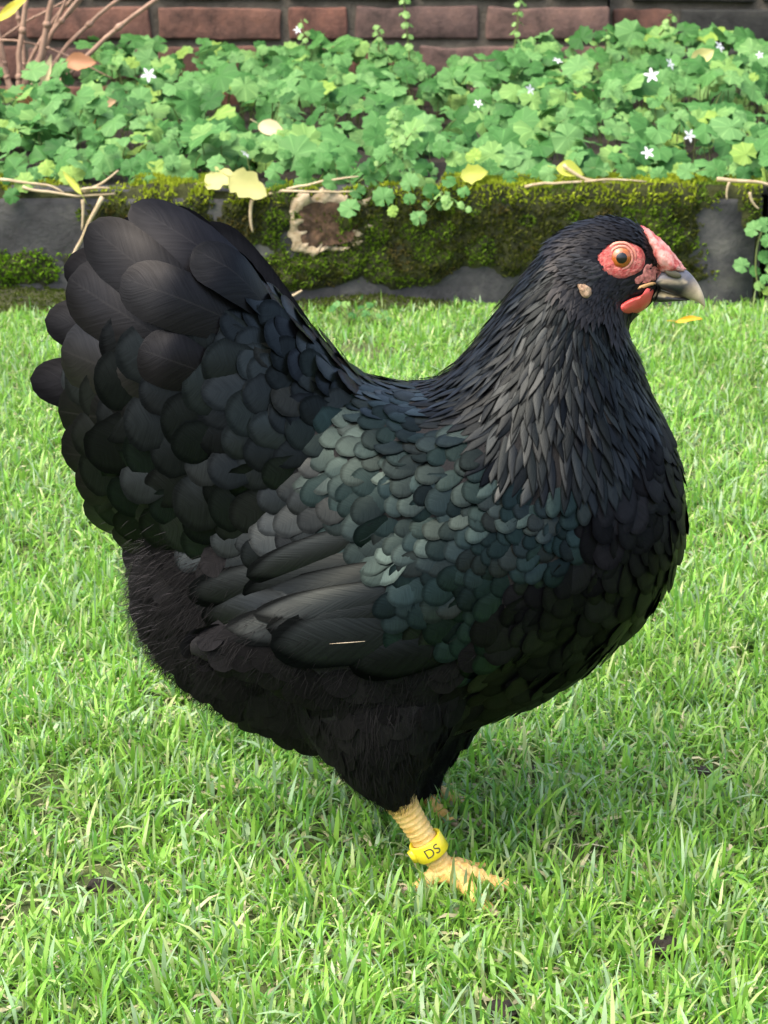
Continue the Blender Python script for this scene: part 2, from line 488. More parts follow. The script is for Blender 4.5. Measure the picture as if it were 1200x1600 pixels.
# ------------------------------------------------------------------ grass
def grass_field():
    # density falls off away from the part of the lawn the photograph looks at
    def scatter(x0, x1, y0, y1, per_m2):
        n = int((x1-x0)*(y1-y0)*per_m2)
        return np.stack([rng.uniform(x0, x1, n), rng.uniform(y0, y1, n)], 1)
    pts = np.concatenate([
        scatter(-0.40, 0.40, -0.34, 0.45, 215000),
        scatter(-0.62, 0.62, 0.45, KY-0.004, 120000),
        scatter(-1.5, -0.62, 0.2, KY-0.004, 16000), scatter(0.62, 1.5, 0.2, KY-0.004, 16000),
        scatter(-1.2, -0.40, -0.6, 0.45, 16000), scatter(0.40, 1.2, -0.6, 0.45, 16000),
        scatter(-0.5, 0.5, -0.75, -0.34, 10000)])
    n = len(pts)
    # clumpiness
    dens = np.array([noise.noise(Vector((p[0]*26, p[1]*26, 3.1))) + 0.6*noise.noise(Vector((p[0]*70, p[1]*70, 9.1))) for p in pts])
    bare = np.zeros(n)
    for (u, v, r) in ((1040, 1490, .012), (785, 1585, .012), (160, 1375, .02), (1100, 1215, .02), (830, 1215, .015), (40, 1440, .015), (600, 555, .03), (545, 545, .03), (900, 1345, .02), (480, 1330, .015), (75, 1235, .014)):
        g = PG(u, v)
        bare += np.exp(-(((pts[:, 0]-g.x)/r)**2 + ((pts[:, 1]-g.y)/(r*1.5))**2))
    keep = (dens + rng.normal(0, 0.35, n) > -0.62) & (rng.random(n) > bare*0.9)
    pts, dens = pts[keep], dens[keep]
    n = len(pts)
    patch = np.array([noise.noise(Vector((p[0]*7, p[1]*7, 20))) for p in pts])
    ang = rng.uniform(0, 2*np.pi, n)
    lean = np.abs(rng.normal(0.75, 0.45, n)).clip(0.05, 1.5)
    L = rng.normal(0.0150, 0.0052, n).clip(0.006, 0.032)*(1+0.3*dens)
    wd = rng.normal(0.00083, 0.0003, n).clip(0.0004, 0.0019)
    straw = rng.random(n) < (0.07 + 0.10*(patch > 0.1))
    lean[straw] = rng.uniform(0.9, 1.5, straw.sum())
    L[straw] *= 0.8
    tall = rng.random(n) < 0.02
    L[tall] *= 1.5
    fx, fy = PG(720, 1385).x, PG(720, 1385).y
    near = np.exp(-(((pts[:, 0]-fx)/.05)**2+((pts[:, 1]-fy)/.05)**2))
    L *= 1-0.15*near
    L *= 1-0.5*np.clip((pts[:, 1]-(KY-.16))/.16, 0, 1)*(pts[:, 0] < .3)-0.25*np.clip((pts[:, 1]-(KY-.16))/.16, 0, 1)*(pts[:, 0] >= .3)
    dx, dy = np.cos(ang), np.sin(ang)
    sx, sy = -dy, dx
    tw = rng.normal(0, 0.5, n)
    z0 = np.array([hgt(p[0], p[1]) for p in pts])
    V = np.zeros((n, 7, 3), dtype=np.float32)
    for k, (t, wf) in enumerate(((0.0, 0.75), (0.4, 1.0), (0.75, 0.75), (1.0, 0))):
        a = lean*(0.35+0.75*t)          # bends over towards the tip
        r = L*t*np.sin(a)
        z = L*t*np.cos(a)
        cx, cy, cz = pts[:, 0]+dx*r, pts[:, 1]+dy*r, z0+z-0.001
        if wf == 0:
            V[:, 6] = np.stack([cx, cy, cz], 1)
        else:
            hw = wd*wf
            ox, oy, oz = sx*hw*np.cos(tw*t), sy*hw*np.cos(tw*t), hw*np.sin(tw*t)
            V[:, 2*k] = np.stack([cx-ox, cy-oy, cz-oz], 1)
            V[:, 2*k+1] = np.stack([cx+ox, cy+oy, cz+oz], 1)
    b = (np.arange(n)*7)[:, None]
    Q = np.concatenate([b+np.array([0, 1, 3, 2]), b+np.array([2, 3, 5, 4])])
    T = b+np.array([4, 5, 6])
    # blade colours: fresh, bluish, yellow-green, straw
    pal = np.array([(0.180, 0.395, 0.046), (0.245, 0.455, 0.066), (0.130, 0.325, 0.055), (0.30, 0.45, 0.23), (0.41, 0.52, 0.20)])
    pid = rng.choice(5, n, p=[0.30, 0.27, 0.14, 0.17, 0.12])
    c = pal[pid]*(1+rng.normal(0, 0.15, (n, 1)))*(1+0.25*patch[:, None])
    c[straw] = np.array((0.56, 0.52, 0.32))*(1+rng.normal(0, 0.2, (straw.sum(), 1)))
    c = c.clip(0.01, 0.8)
    cv = np.repeat(c[:, None, :], 7, axis=1)
    cv[:, 0:2] = cv[:, 0:2]*0.5+np.array((0.16, 0.17, 0.06))*0.5     # foot of each blade mixed towards a dull olive
    me = mesh_np('grass', V.reshape(-1, 3), [Q, T], col=cv.reshape(-1, 3))
    o = obj('grass', me, M['grass'])
    tag(o, 'short bright green mown lawn grass', 'grass', kind='stuff')
    return pts, L
gp, gL = grass_field()

def dew():
    J = Joined()
    bmx = bmesh.new(); bmesh.ops.create_icosphere(bmx, subdivisions=1, radius=1)
    v = [q.co.copy() for q in bmx.verts]; f = [tuple(x.index for x in q.verts) for q in bmx.faces]; bmx.free()
    base = base_arrays(v, f, [(0, 0)]*len(v))
    idx = rng.choice(len(gp), 1500)
    for i in idx:
        x, y = gp[i]
        r = random.uniform(0.0004, 0.0011)
        J.add(base, Matrix.Translation((x+random.uniform(-.004, .004), y, hgt(x, y)+random.uniform(0.007, 0.015))) @ Matrix.Diagonal((r*1.1, r*1.1, r, 1)))
    o = obj('dew', J.mesh('dew'), M['dew'])
    tag(o, 'tiny glinting dew drops on the grass blades', 'dew', kind='stuff')
dew()

def clod(name, loc, r, label, seed):
    bmx = bmesh.new(); bmesh.ops.create_icosphere(bmx, subdivisions=3, radius=1)
    for q in bmx.verts:
        d = 1+0.45*noise.noise(q.co*2.2+Vector((seed, 0, 0)))+0.25*noise.noise(q.co*6+Vector((seed, 4, 0)))
        q.co = Vector((q.co.x*r*d, q.co.y*r*1.2*d, max(q.co.z, -0.3)*r*0.55*d))
    me = bpy.data.meshes.new(name); bmx.to_mesh(me); bmx.free()
    me.polygons.foreach_set('use_smooth', [True]*len(me.polygons))
    o = obj(name, me, M['soil'], None, Matrix.Translation(loc))
    tag(o, label, 'soil clod', 'worm casts on the lawn')
for i, (u, v, r) in enumerate(((1040, 1490, .0085), (785, 1585, .008), (155, 1380, .008), (1100, 1215, .006), (830, 1215, .005))):
    g = PG(u, v)
    clod('worm_cast', (g.x, g.y, hgt(g.x, g.y)+.002), r*.75, 'small dark crumbly worm cast lying among the grass blades', i*3.3)

# ------------------------------------------------------------------ brick wall
def brick_mesh(Lb, Hb, Db, seed):
    bmx = bmesh.new()
    bmesh.ops.create_cube(bmx, size=1)
    bmesh.ops.scale(bmx, vec=(Lb, Db, Hb), verts=bmx.verts)
    bmesh.ops.bevel(bmx, geom=list(bmx.edges), offset=0.004, segments=2, affect='EDGES', profile=0.6)
    bmesh.ops.subdivide_edges(bmx, edges=[e for e in bmx.edges if e.calc_length() > 0.03], cuts=3, use_grid_fill=True)
    for q in bmx.verts:
        k = q.co*28+Vector((seed*7.7, 0, 0))
        q.co += Vector((noise.noise(k), noise.noise(k+Vector((9, 0, 0)))*1.2, noise.noise(k+Vector((0, 9, 0)))))*0.0042
    me = bpy.data.meshes.new('brick'); bmx.to_mesh(me); bmx.free()
    me.polygons.foreach_set('use_smooth', [True]*len(me.polygons))
    return me

def brick_wall():
    D = WALLY-CAM.y
    z_of = lambda v: P(600, v, WALLY).z
    course = 0.0625
    zc = z_of(36)                      # centre of the fully visible course
    root = empty('brick_wall', (0, WALLY, 0))
    tag(root, 'old red brick garden wall with recessed grey mortar joints behind the bed', 'wall')
    x_of = lambda u: P(u, 36, WALLY).x
    x_edge = x_of(953)
    backing_v, backing_f = [], []
    def box(x0, x1, y0, y1, z0, z1):
        b = len(backing_v)
        for x in (x0, x1):
            for y in (y0, y1):
                for z in (z0, z1):
                    backing_v.append((x, y, z))
        backing_f.extend([(b+q[0], b+q[1], b+q[2], b+q[3]) for q in ((0, 1, 3, 2), (4, 6, 7, 5), (0, 4, 5, 1), (2, 3, 7, 6), (0, 2, 6, 4), (1, 5, 7, 3))])
    box(-1.6, x_edge-0.004, WALLY+0.010, WALLY+0.2, -0.02, 0.9)
    box(x_edge+0.004, 1.6, WALLY+0.046, WALLY+0.2, -0.02, 0.9)
    obj('mortar', mesh_py('mortar', backing_v, backing_f, False), M['mortar'], root)
    full, half = 0.198, 0.094
    meshes = {}
    for nm in ('brick', 'brick_pale', 'brick_black'):
        for k in range(3):
            for t, l in (('f', full), ('h', half)):
                me = brick_mesh(l, 0.050, 0.09, k+len(nm)); me.materials.append(M[nm])
                meshes[nm, k, t] = me
    j = 0.012
    for c in range(-3, 10):
        z = zc + c*course
        if z < 0.03: continue
        # left part, laid from the pier edge leftwards
        x = x_edge
        i = 0
        first_half = (c % 2 == 1)
        while x > -1.45:
            t = 'h' if (first_half and i == 0) or (c % 2 == 0 and i == 2) or (i > 2 and (i+c) % 5 == 0) else 'f'
            l = full if t == 'f' else half
            nm = 'brick_pale' if (i < 2 or random.random() < 0.15) else 'brick'
            obj('brick', meshes[nm, random.randrange(3), t], None, root,
                Matrix.Translation((x-l/2, WALLY+0.045+random.uniform(-.002, .003), z+random.uniform(-.001, .001))) @ Matrix.Rotation(random.uniform(-.006, .006), 4, 'Y'))
            x -= l+j
            i += 1
        # right part set back, dark bricks
        x = x_edge+0.010+(0.03 if c % 2 else 0.0)
        i = 0
        while x < 1.45:
            t = 'h' if (i == 0 and c % 2 == 0) else 'f'
            l = full if t == 'f' else half
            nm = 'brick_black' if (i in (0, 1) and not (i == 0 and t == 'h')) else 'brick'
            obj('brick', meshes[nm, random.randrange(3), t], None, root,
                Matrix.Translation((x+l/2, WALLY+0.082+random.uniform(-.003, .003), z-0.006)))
            x += l+j
            i += 1
brick_wall()

# ------------------------------------------------------------------ raised bed soil, kerb and moss
KTOP = P(600, 300, KY).z
def soil_h(x, y):
    t = (y-KY)/(WALLY-KY)
    return KTOP-0.012+0.03*t+0.010*noise.noise(Vector((x*6, y*6, 5)))
def bed():
    V, Fc = [], []
    nx, ny = 60, 20
    for j in range(ny+1):
        for i in range(nx+1):
            x = -1.6+3.2*i/nx
            y = KY+0.05+(WALLY+0.11-KY-0.05)*j/ny
            V.append((x, y, soil_h(x, y)))
    for j in range(ny):
        for i in range(nx):
            a = j*(nx+1)+i
            Fc.append((a, a+1, a+nx+2, a+nx+1))
    o = obj('bed_soil', mesh_py('bed_soil', V, Fc), M['soil'])
    tag(o, 'dark garden soil filling the raised bed', 'soil', kind='structure')
bed()

def moss_mask(u, v):
    "how thickly moss grows on the kerb face, by place along it (photo coordinates of the face)"
    b = [(-40, 420, 230, 28, 1.1), (230, 345, 120, 40, .9), (500, 330, 330, 45, 1.0), (560, 420, 180, 42, 1.0), (850, 320, 260, 55, 1.15), (1000, 330, 130, 60, 1.0),
         (900, 400, 210, 55, .85), (330, 440, 140, 60, .95), (1175, 300, 30, 90, .7), (20, 500, 90, 30, .8), (700, 400, 140, 50, .8), (1040, 410, 70, 40, .5)]
    s = sum(a*math.exp(-((u-x)/rx)**2-((v-y)/ry)**2) for x, y, rx, ry, a in b)
    q = [(70, 340, 95, 38, .9), (690, 462, 240, 18, .9), (1150, 430, 70, 60, .8), (120, 468, 170, 16, .8), (395, 395, 30, 20, .5), (730, 425, 30, 35, .5), (760, 450, 60, 30, .4)]
    return s - sum(a*math.exp(-((u-x)/rx)**2-((v-y)/ry)**2) for x, y, rx, ry, a in q)

def kerb(x0, x1, label, seed, main=False):
    depth, h = 0.075, KTOP
    root = empty('kerb_block', ((x0+x1)/2, KY, 0))
    tag(root, label, 'kerb')
    bmx = bmesh.new()
    bmesh.ops.create_cube(bmx, size=1)
    bmesh.ops.scale(bmx, vec=(x1-x0-0.004, depth, h+0.05), verts=bmx.verts)
    bmesh.ops.translate(bmx, vec=((x0+x1)/2, KY+depth/2, (h-0.05)/2), verts=bmx.verts)
    bmesh.ops.bevel(bmx, geom=list(bmx.edges), offset=0.008, segments=3, affect='EDGES')
    bmesh.ops.subdivide_edges(bmx, edges=[e for e in bmx.edges if e.calc_length() > 0.1], cuts=24, use_grid_fill=True)
    for q in bmx.verts:
        q.co.y += 0.0022*noise.noise(q.co*20)+0.002*noise.noise(q.co*60)
        q.co.z += 0.002*noise.noise(q.co*15+Vector((3, 3, 3)))
    me = bpy.data.meshes.new('stone'); bmx.to_mesh(me); bmx.free()
    me.polygons.foreach_set('use_smooth', [True]*len(me.polygons))
    obj('stone', me, M['stone'], root)
    # moss cushions: a sheet that swells out of the stone where moss grows
    nx, nz = int((x1-x0)/0.006), 34
    V, Fc, K = [], [], {}
    prof = [(0.0, 1.0*i/20) for i in range(21)] + [((i)/13, 1.0) for i in range(1, 14)]
    for i in range(nx+1):
        x = x0+0.006+(x1-x0-0.012)*i/nx
        for k, (dy, tz) in enumerate(prof):
            z = 0.004+(h-0.004)*tz
            u, v = proj((x, KY, z))
            if not main: u = (u*1.7+seed*311) % 1200
            m = moss_mask(u, v if dy == 0 else 300)
            q = Vector((x*14, z*14, dy+seed))
            nn = noise.noise(q)*0.45+noise.noise(q*3.1)*0.32+noise.noise(q*8)*0.16
            t = m-0.68+nn*1.9
            if dy > 0: t = 0.32+nn+(0.4 if (not main or u > 690 or u < 0 or 200 < u < 330) else -0.45)
            th = max(-0.004, min(0.011, 0.012*t)) + (0.0025*noise.noise(q*22) if t > 0 else 0)
            lipm = th if k >= 18 else 0
            if dy == 0:
                V.append((x, KY-th, z+max(0, lipm)*((k-17)/3 if k > 17 else 0)))
            else:
                V.append((x, KY+dy*depth-th*(1-dy)*0.4, z+th))
            K[i, k] = (t, dy)
    for i in range(nx):
        for k in range(nz-1):
            a = i*nz+k
            Fc.append((a, a+nz, a+nz+1, a+1))
    mo = obj('moss', mesh_py('moss', V, Fc), M['moss_body'], root)
    tag(mo, kind='stuff')
    # leaflets
    cnt = 22000 if main else 5000
    base = []
    C = []
    tries = 0
    while len(base) < cnt and tries < cnt*6:
        tries += 1
        i, k = random.randrange(nx), random.randrange(nz-1)
        t, dy = K[i, k]
        if t < -0.14 or (t < 0.03 and random.random() > .3): continue
        a = Vector(V[i*nz+k]).lerp(Vector(V[(i+1)*nz+k]), random.random()).lerp(Vector(V[(i+1)*nz+k+1]), random.random())
        up = k >= 19
        if not up: a.y = min(a.y, KY-.0015)
        d = Vector((random.gauss(0, .6), -0.8 if not up else -0.3, 0.5 if not up else 1.0)).normalized()
        base.append((a, d, random.uniform(0.003, 0.0072)))
        n1 = noise.noise(a*30)
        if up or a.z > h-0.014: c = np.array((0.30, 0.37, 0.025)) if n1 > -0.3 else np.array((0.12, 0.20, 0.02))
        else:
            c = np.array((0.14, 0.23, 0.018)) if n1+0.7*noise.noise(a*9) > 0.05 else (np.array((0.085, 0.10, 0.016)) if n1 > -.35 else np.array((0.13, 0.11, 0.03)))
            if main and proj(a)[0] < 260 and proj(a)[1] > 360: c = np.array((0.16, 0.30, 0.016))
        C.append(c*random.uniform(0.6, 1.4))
    nb = len(base)
    VV = np.zeros((nb, 3, 3)); 
    for q, (a, d, l) in enumerate(base):
        s = d.orthogonal(); s.rotate(Matrix.Rotation(random.uniform(0, 6.28), 3, d)); s = s*(l*0.28)
        VV[q, 0] = a-s; VV[q, 1] = a+s; VV[q, 2] = a+d*l
    T = np.arange(nb*3).reshape(-1, 3)
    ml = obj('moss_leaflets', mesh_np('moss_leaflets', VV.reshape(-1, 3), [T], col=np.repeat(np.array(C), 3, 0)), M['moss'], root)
    tag(ml, kind='stuff')
    return root
XR = P(1192, 400, KY).x
k_main = kerb(XR-1.0, XR, 'dark grey concrete edging block carrying a cream crumbling ring, under the yellow leaf', 0, True)
kerb(XR+0.010, XR+0.8, 'mossy edging block beyond the dark joint, beside the hanging sprig', 2)
kerb(XR-1.8, XR-1.010, 'mossy edging block set end to end with the long dark one', 4)

def crust():
    "pale crumbling ring round a brown hollow on the kerb face"
    pts = [(455, 318), (452, 350), (462, 385), (490, 400), (508, 392), (530, 388), (560, 385), (577, 350), (570, 312), (520, 303), (480, 305)]
    c = Vector((sum(p[0] for p in pts)/len(pts), sum(p[1] for p in pts)/len(pts)))
    n = 72
    V, Fc = [], []
    ringv = []
    for i in range(n):
        a = 2*math.pi*i/n
        f = i/n*len(pts); i0 = int(f); t = f-i0
        p = Vector(pts[i0]).lerp(Vector(pts[(i0+1) % len(pts)]), t)
        ringv.append(p)
    rads = [1.10, 1.0, 0.90, 0.78, 0.64]
    hts = [-0.002, 0.007, 0.0095, 0.0085, 0.003]
    for r, hh in zip(rads, hts):
        for p in ringv:
            q = c+(p-c)*(r*(1+.16*noise.noise(Vector((p.x*.05, p.y*.05, r*2)))))
            w3 = P(q.x, q.y, KY)
            nn = noise.noise(w3*90)*0.005+noise.noise(w3*260)*0.005
            V.append((w3.x+nn, KY-hh-nn*1.2, w3.z+nn))
    for k in range(len(rads)-1):
        for i in range(n):
            Fc.append((k*n+i, k*n+(i+1) % n, (k+1)*n+(i+1) % n, (k+1)*n+i))
    obj('crust', mesh_py('crust', V, Fc), M['crust'], k_main)
    V, Fc = [], []
    rr = [0.78, 0.6, 0.4, 0.2]
    for r in rr:
        for p in ringv:
            q = c+(p-c)*r
            w3 = P(q.x, q.y, KY)
            nn = noise.noise(w3*70)*0.005+noise.noise(w3*180)*0.004
            V.append((w3.x, KY-0.008-nn, w3.z+nn*0.5))
    V.append((P(c.x, c.y, KY).x, KY-0.006, P(c.x, c.y, KY).z))
    for k in range(3):
        for i in range(n):
            Fc.append((k*n+i, k*n+(i+1) % n, (k+1)*n+(i+1) % n, (k+1)*n+i))
    for i in range(n):
        Fc.append((3*n+i, 3*n+(i+1) % n, 4*n))
    obj('hollow', mesh_py('hollow', V, Fc), M['rotten'], k_main)
crust()

def moss_mound():
    "low mossy strip on the ground along the foot of the kerb"
    V, Fc = [], []
    x0, x1, nx, ny = -0.75, P(760, 500, KY-.03).x, 150, 10
    C, B = [], []
    for i in range(nx+1):
        for j in range(ny+1):
            x = x0+(x1-x0)*i/nx
            t = j/ny
            y = KY-0.002-0.06*t
            e = min(1, (x1-x)/0.08)
            hh = (0.024*math.sqrt(max(0, 1-t))*max(0.0, e)*(0.8+0.5*noise.noise(Vector((x*18, y*18, 7))))+0.004*noise.noise(Vector((x*80, y*80, 7))))*(1.15 if x < -0.3 else 0.75)
            V.append((x, y, hh-0.001))
    for i in range(nx):
        for j in range(ny):
            a = i*(ny+1)+j
            Fc.append((a, a+1, a+ny+2, a+ny+1))
    o = obj('moss_strip', mesh_py('moss_strip', V, Fc), M['moss_body'])
    tag(o, 'low olive moss strip along the foot of the kerb', 'moss', kind='stuff')
    nb = 7000
    VV = np.zeros((nb, 3, 3)); CC = np.zeros((nb, 3))
    for q in range(nb):
        a = Vector(V[random.randrange(len(V))])+Vector((random.uniform(-.003, .003), random.uniform(-.003, .003), 0))
        d = Vector((random.gauss(0, .5), -0.5, 0.9)).normalized(); l = random.uniform(.002, .005)
        s = d.orthogonal()*l*0.28
        VV[q, 0] = a-s; VV[q, 1] = a+s; VV[q, 2] = a+d*l
        CC[q] = np.array((0.085, 0.12, 0.014))*random.uniform(.5, 1.5)
    ml = obj('moss_leaflets', mesh_np('moss_leaflets', VV.reshape(-1, 3), [np.arange(nb*3).reshape(-1, 3)], col=np.repeat(CC, 3, 0)), M['moss'], o)
    tag(ml, kind='stuff')
moss_mound()

# ------------------------------------------------------------------ bellflower
def bell_leaf_mesh(seed, teeth=11, cup=0.12):
    r_ = random.Random(seed)
    n = teeth*2
    V, uv = [(0, 0.0, 0)], [(0.5, 0.12)]
    rings = [0.5, 1.0]
    for rr in rings:
        for i in range(n):
            a = -math.pi*0.93+2*math.pi*0.93*i/(n-1)
            # heart-shaped outline about the stalk point
            rad = 0.62+0.30*math.cos(a*0.5)**2 - 0.10*math.cos(a*2)*0.4
            rad *= 1-0.05*r_.random()
            if rr == 1.0: rad *= 1.0 if i % 2 else 0.86
            x, y = math.sin(a)*rad*rr*0.72, math.cos(a)*rad*rr*0.78
            z = -cup*(rr**2)*(1.0+0.5*math.sin(a*3+seed))+0.05*math.sin(a*5+seed*2)*rr
            V.append((x, y, z+0.10*abs(x)))
            uv.append((0.5+x*0.6, 0.12+y*0.6))
    Fc = []
    for i in range(n-1):
        Fc.append((0, 1+i, 2+i))
        Fc.append((1+i, 1+n+i, 2+n+i, 2+i))
    return V, Fc, uv
LEAFS = [bell_leaf_mesh(s, 9+s % 4, 0.06+0.05*(s % 3)) for s in range(6)]
LEAF_ME = []
for i, (v, f, u) in enumerate(LEAFS):
    me = mesh_py('leaf', v, f, uv=u); me.materials.append(M['bell_leaf']); LEAF_ME.append(me)
LEAF_ARR = [base_arrays(*l) for l in LEAFS]
YOUNG_ME = mesh_py('leaflet', *LEAFS[1][:2], uv=LEAFS[1][2]); YOUNG_ME.materials.append(M['bell_young'])

def leaf_matrix(p, size, nrm, yaw):
    z = Vector(nrm).normalized()
    x = z.orthogonal().normalized()
    x.rotate(Matrix.Rotation(yaw, 3, z))
    y = z.cross(x)
    m = Matrix((x, y, z)).transposed().to_4x4()
    return Matrix.Translation(p) @ m @ Matrix.Diagonal((size, size, size, 1))

def canopy_h(x, y):
    t = (y-KY)/(WALLY-KY)
    return soil_h(x, y)+0.050+0.052*t+(0.007*math.exp(-((x-.33)/.2)**2)+0.012*math.exp(-((x+.38)/.15)**2))*t+0.040*noise.noise(Vector((x*5, y*5, 1)))+0.02*noise.noise(Vector((x*14, y*14, 4)))

def bed_clear(x, y):
    "open place at the shrub's foot"
    u, v = proj((x, y, soil_h(x, y)+0.03))
    return u < 135 and v < 165

def bellflower():
    root = empty('bellflower_patch', (0, (KY+WALLY)/2, soil_h(0, 1.9)))
    tag(root, 'dense mat of round toothed green bellflower leaves filling the raised bed', 'plant')
    items = []
    pts = []
    n_try = 0
    while len(pts) < 3000 and n_try < 30000:
        n_try += 1
        x = random.uniform(-1.15, 1.15); y = random.uniform(KY+0.03, WALLY-0.03)
        if bed_clear(x, y): continue
        pts.append((x, y))
    for x, y in pts:
        top = canopy_h(x, y)
        dep = abs(random.gauss(0, 0.030))
        z = max(soil_h(x, y)+0.015, top-dep)
        size = random.choice((0.015, 0.020, 0.026, 0.031, 0.036, 0.041))*random.uniform(0.85, 1.15)
        front = max(0, 1-(y-KY)/0.12)
        nrm = (random.gauss(0, 0.5), -0.62-0.5*front+random.gauss(0, 0.45), 1.0)
        items.append((Vector((x, y, z)), size, nrm, random.uniform(0, 6.28)))
    # runners spilling over the kerb, and leaves on its top edge
    for (u, v, px, Y) in ((548, 326, 44, KY-.03), (600, 309, 44, KY-.02), (655, 341, 34, KY-.035), (690, 322, 22, KY-.03), (640, 286, 40, KY-.01), (665, 262, 40, KY), (585, 280, 40, KY), (545, 258, 46, KY+.01), (620, 262, 36, KY),
                          (710, 250, 34, KY), (700, 282, 30, KY-.012), (675, 300, 34, KY-.02), (640, 312, 26, KY-.028), (615, 330, 24, KY-.03), (725, 300, 26, KY-.02), (560, 300, 34, KY-.012), (520, 285, 36, KY-.004), (690, 235, 40, KY), (650, 235, 40, KY+.002), (600, 240, 40, KY), (575, 262, 34, KY-.008), (740, 245, 34, KY+.004), (668, 322, 20, KY-.03), (505, 250, 40, KY+.006), (236, 285, 32, KY+.01), (205, 262, 40, KY+.01), (300, 278, 30, KY+.012), (270, 255, 36, KY+.02), (40, 285, 44, KY), (20, 305, 34, KY-.01), (15, 275, 40, KY+.01),
                          (480, 262, 44, KY+.01), (430, 268, 40, KY+.015), (765, 262, 34, KY+.01), (800, 278, 34, KY+.012), (860, 270, 40, KY+.015), (930, 262, 44, KY+.012), (985, 272, 40, KY+.012), (1030, 275, 36, KY+.012), (1075, 268, 40, KY+.012),
                          (1120, 265, 40, KY+.01), (1165, 270, 36, KY+.012), (340, 255, 40, KY+.015), (75, 262, 36, KY+.01), (160, 270, 36, KY+.01)):
        items.append((P(u, v, Y), px/1320*0.72, (random.gauss(0, .35), -1.1, 0.7+random.gauss(0, .2)), random.uniform(2.4, 3.9)))
    seen = []
    for k, (p, s, nr, yw) in enumerate(items):
        u, v = proj(p)
        vis = -40 < u < 1240 and -30 < v < 380
        # leaves that come out on top of the canopy and nearest show largest
        score = s/(p-CAM).length*(1.0 if vis else 0.01)*(1 + 6*(p.z-canopy_h(p.x, p.y)) if p.y > KY+0.03 else 1.4)
        seen.append((score, k))
    seen.sort(reverse=True)
    big = set(k for _, k in seen[:300])
    J = Joined(); JS = Joined()
    for k, (p, s, nr, yw) in enumerate(items):
        m = leaf_matrix(p, s, nr, yw)
        if k in big:
            obj('leaf', LEAF_ME[k % 6], None, root, m)
        else:
            J.add(LEAF_ARR[k % 6], m)
        if k % 2 == 0:
            b = Vector((p.x+random.gauss(0, .012), p.y+random.uniform(0, .02), p.z-0.05 if p.y < KY+.03 else soil_h(p.x, p.y)))
            if p.y < KY+0.03: b = Vector((p.x+random.gauss(0, .02), KY+0.03, KTOP+0.01))
            v, f = tube(bez(b, (b+p)/2+Vector((random.gauss(0, .01), 0, .008)), p, 4), 0.0008, 4, False)
            JS.add(base_arrays(v, f, [(0, 0)]*len(v)), Matrix.Identity(4))
    tag(obj('foliage', J.mesh('foliage'), M['bell_leaf'], root), kind='stuff')
    tag(obj('leaf_stalks', JS.mesh('leaf_stalks'), M['bell_stem'], root), kind='stuff')
    # star flowers
    def flower(p, s, nrm):
        V, Fc = [], []
        for k in range(5):
            a = 2*math.pi*k/5
            d = Vector((math.cos(a), math.sin(a), 0)); sd_ = Vector((-math.sin(a), math.cos(a), 0))
            b = len(V)
            for t, wd_, z in ((0.08, .10, 0.0), (0.45, .21, .10), (0.8, .15, .10), (1.0, .015, .04)):
                V += [d*t-sd_*wd_+Vector((0, 0, z)), d*t+Vector((0, 0, z-.05)), d*t+sd_*wd_+Vector((0, 0, z))]
            for q in range(3):
                for e in range(2):
                    Fc.append((b+q*3+e, b+q*3+e+1, b+q*3+e+4, b+q*3+e+3))
        me = mesh_py('flower', V, Fc, uv=[(0, 0)]*len(V))
        fo = obj('flower', me, M['petal'], root, leaf_matrix(p, s, nrm, random.uniform(0, 6)))
        v, f = tube([(0, 0, .08), (0, 0, .35)], .04, 6)
        obj('style', mesh_py('style', v, f), M['bell_young'], fo, leaf_matrix(p, s, nrm, 0))
    for (u, v, px, Y, nr) in ((232, 117, 15, 1.95, (.2, -1, .5)), (1018, 118, 15, 1.85, (-.1, -1, .5)), (1047, 100, 12, 1.92, (.7, -.6, .5)), (871, 95, 10, 2.0, (.3, -.5, 1)), (1124, 73, 12, 2.05, (.6, -.6, .6)), (1012, 239, 13, KY+.04, (0, -1, .6)),
                              (1077, 212, 13, KY+.08, (.3, -1, .3)), (828, 140, 11, 1.8, (.6, -.7, .4)), (747, 162, 9, 1.7, (0, -.8, .5)), (383, 241, 10, KY+.05, (.8, -.3, 1)), (1187, 86, 8, 2.05, (0, -1, .5)), (465, 47, 8, 2.2, (0, -1, .5))):
        flower(P(u, v, Y), px/F*(Y+.9)*.85, nr)
    # flowering stems standing above the mat
    def raceme(pts, Y, n):
        q = [P(u, v, Y) for u, v in pts]
        path = bez(*q, 10)
        v, f = tube(path, [0.0016*(1-.6*i/10) for i in range(11)], 6)
        st = obj('flower_stem', mesh_py('flower_stem', v, f), M['bell_stem'], root)
        for i in range(n):
            t = 0.25+0.75*i/n
            p = path[min(10, int(t*10))]
            a = i*2.4
            d = Vector((math.cos(a), math.sin(a)-.4, .5)).normalized()
            obj('leaflet', YOUNG_ME, None, st, leaf_matrix(p+d*0.008, random.uniform(.007, .013), d+Vector((0, -.4, .4)), random.uniform(0, 6)))
    raceme([(640, 110), (640, 60), (622, -60)], 2.15, 18)
    raceme([(800, 90), (815, 40), (808, -70)], 2.15, 15)
    raceme([(480, 90), (478, 60), (470, 30)], 2.18, 9)
    raceme([(592, 80), (592, 60), (590, 40)], 2.18, 8)
    raceme([(1030, 55), (1045, 40), (1052, 22)], 2.2, 7)
    raceme([(945, 80), (950, 62), (948, 50)], 2.2, 4)
    raceme([(655, 300), (610, 230), (620, 170)], KY+.02, 26)
    raceme([(690, 300), (685, 320), (745, 332)], KY-.035, 8)
    raceme([(560, 285), (600, 260), (650, 200)], KY+.01, 14)
bellflower()

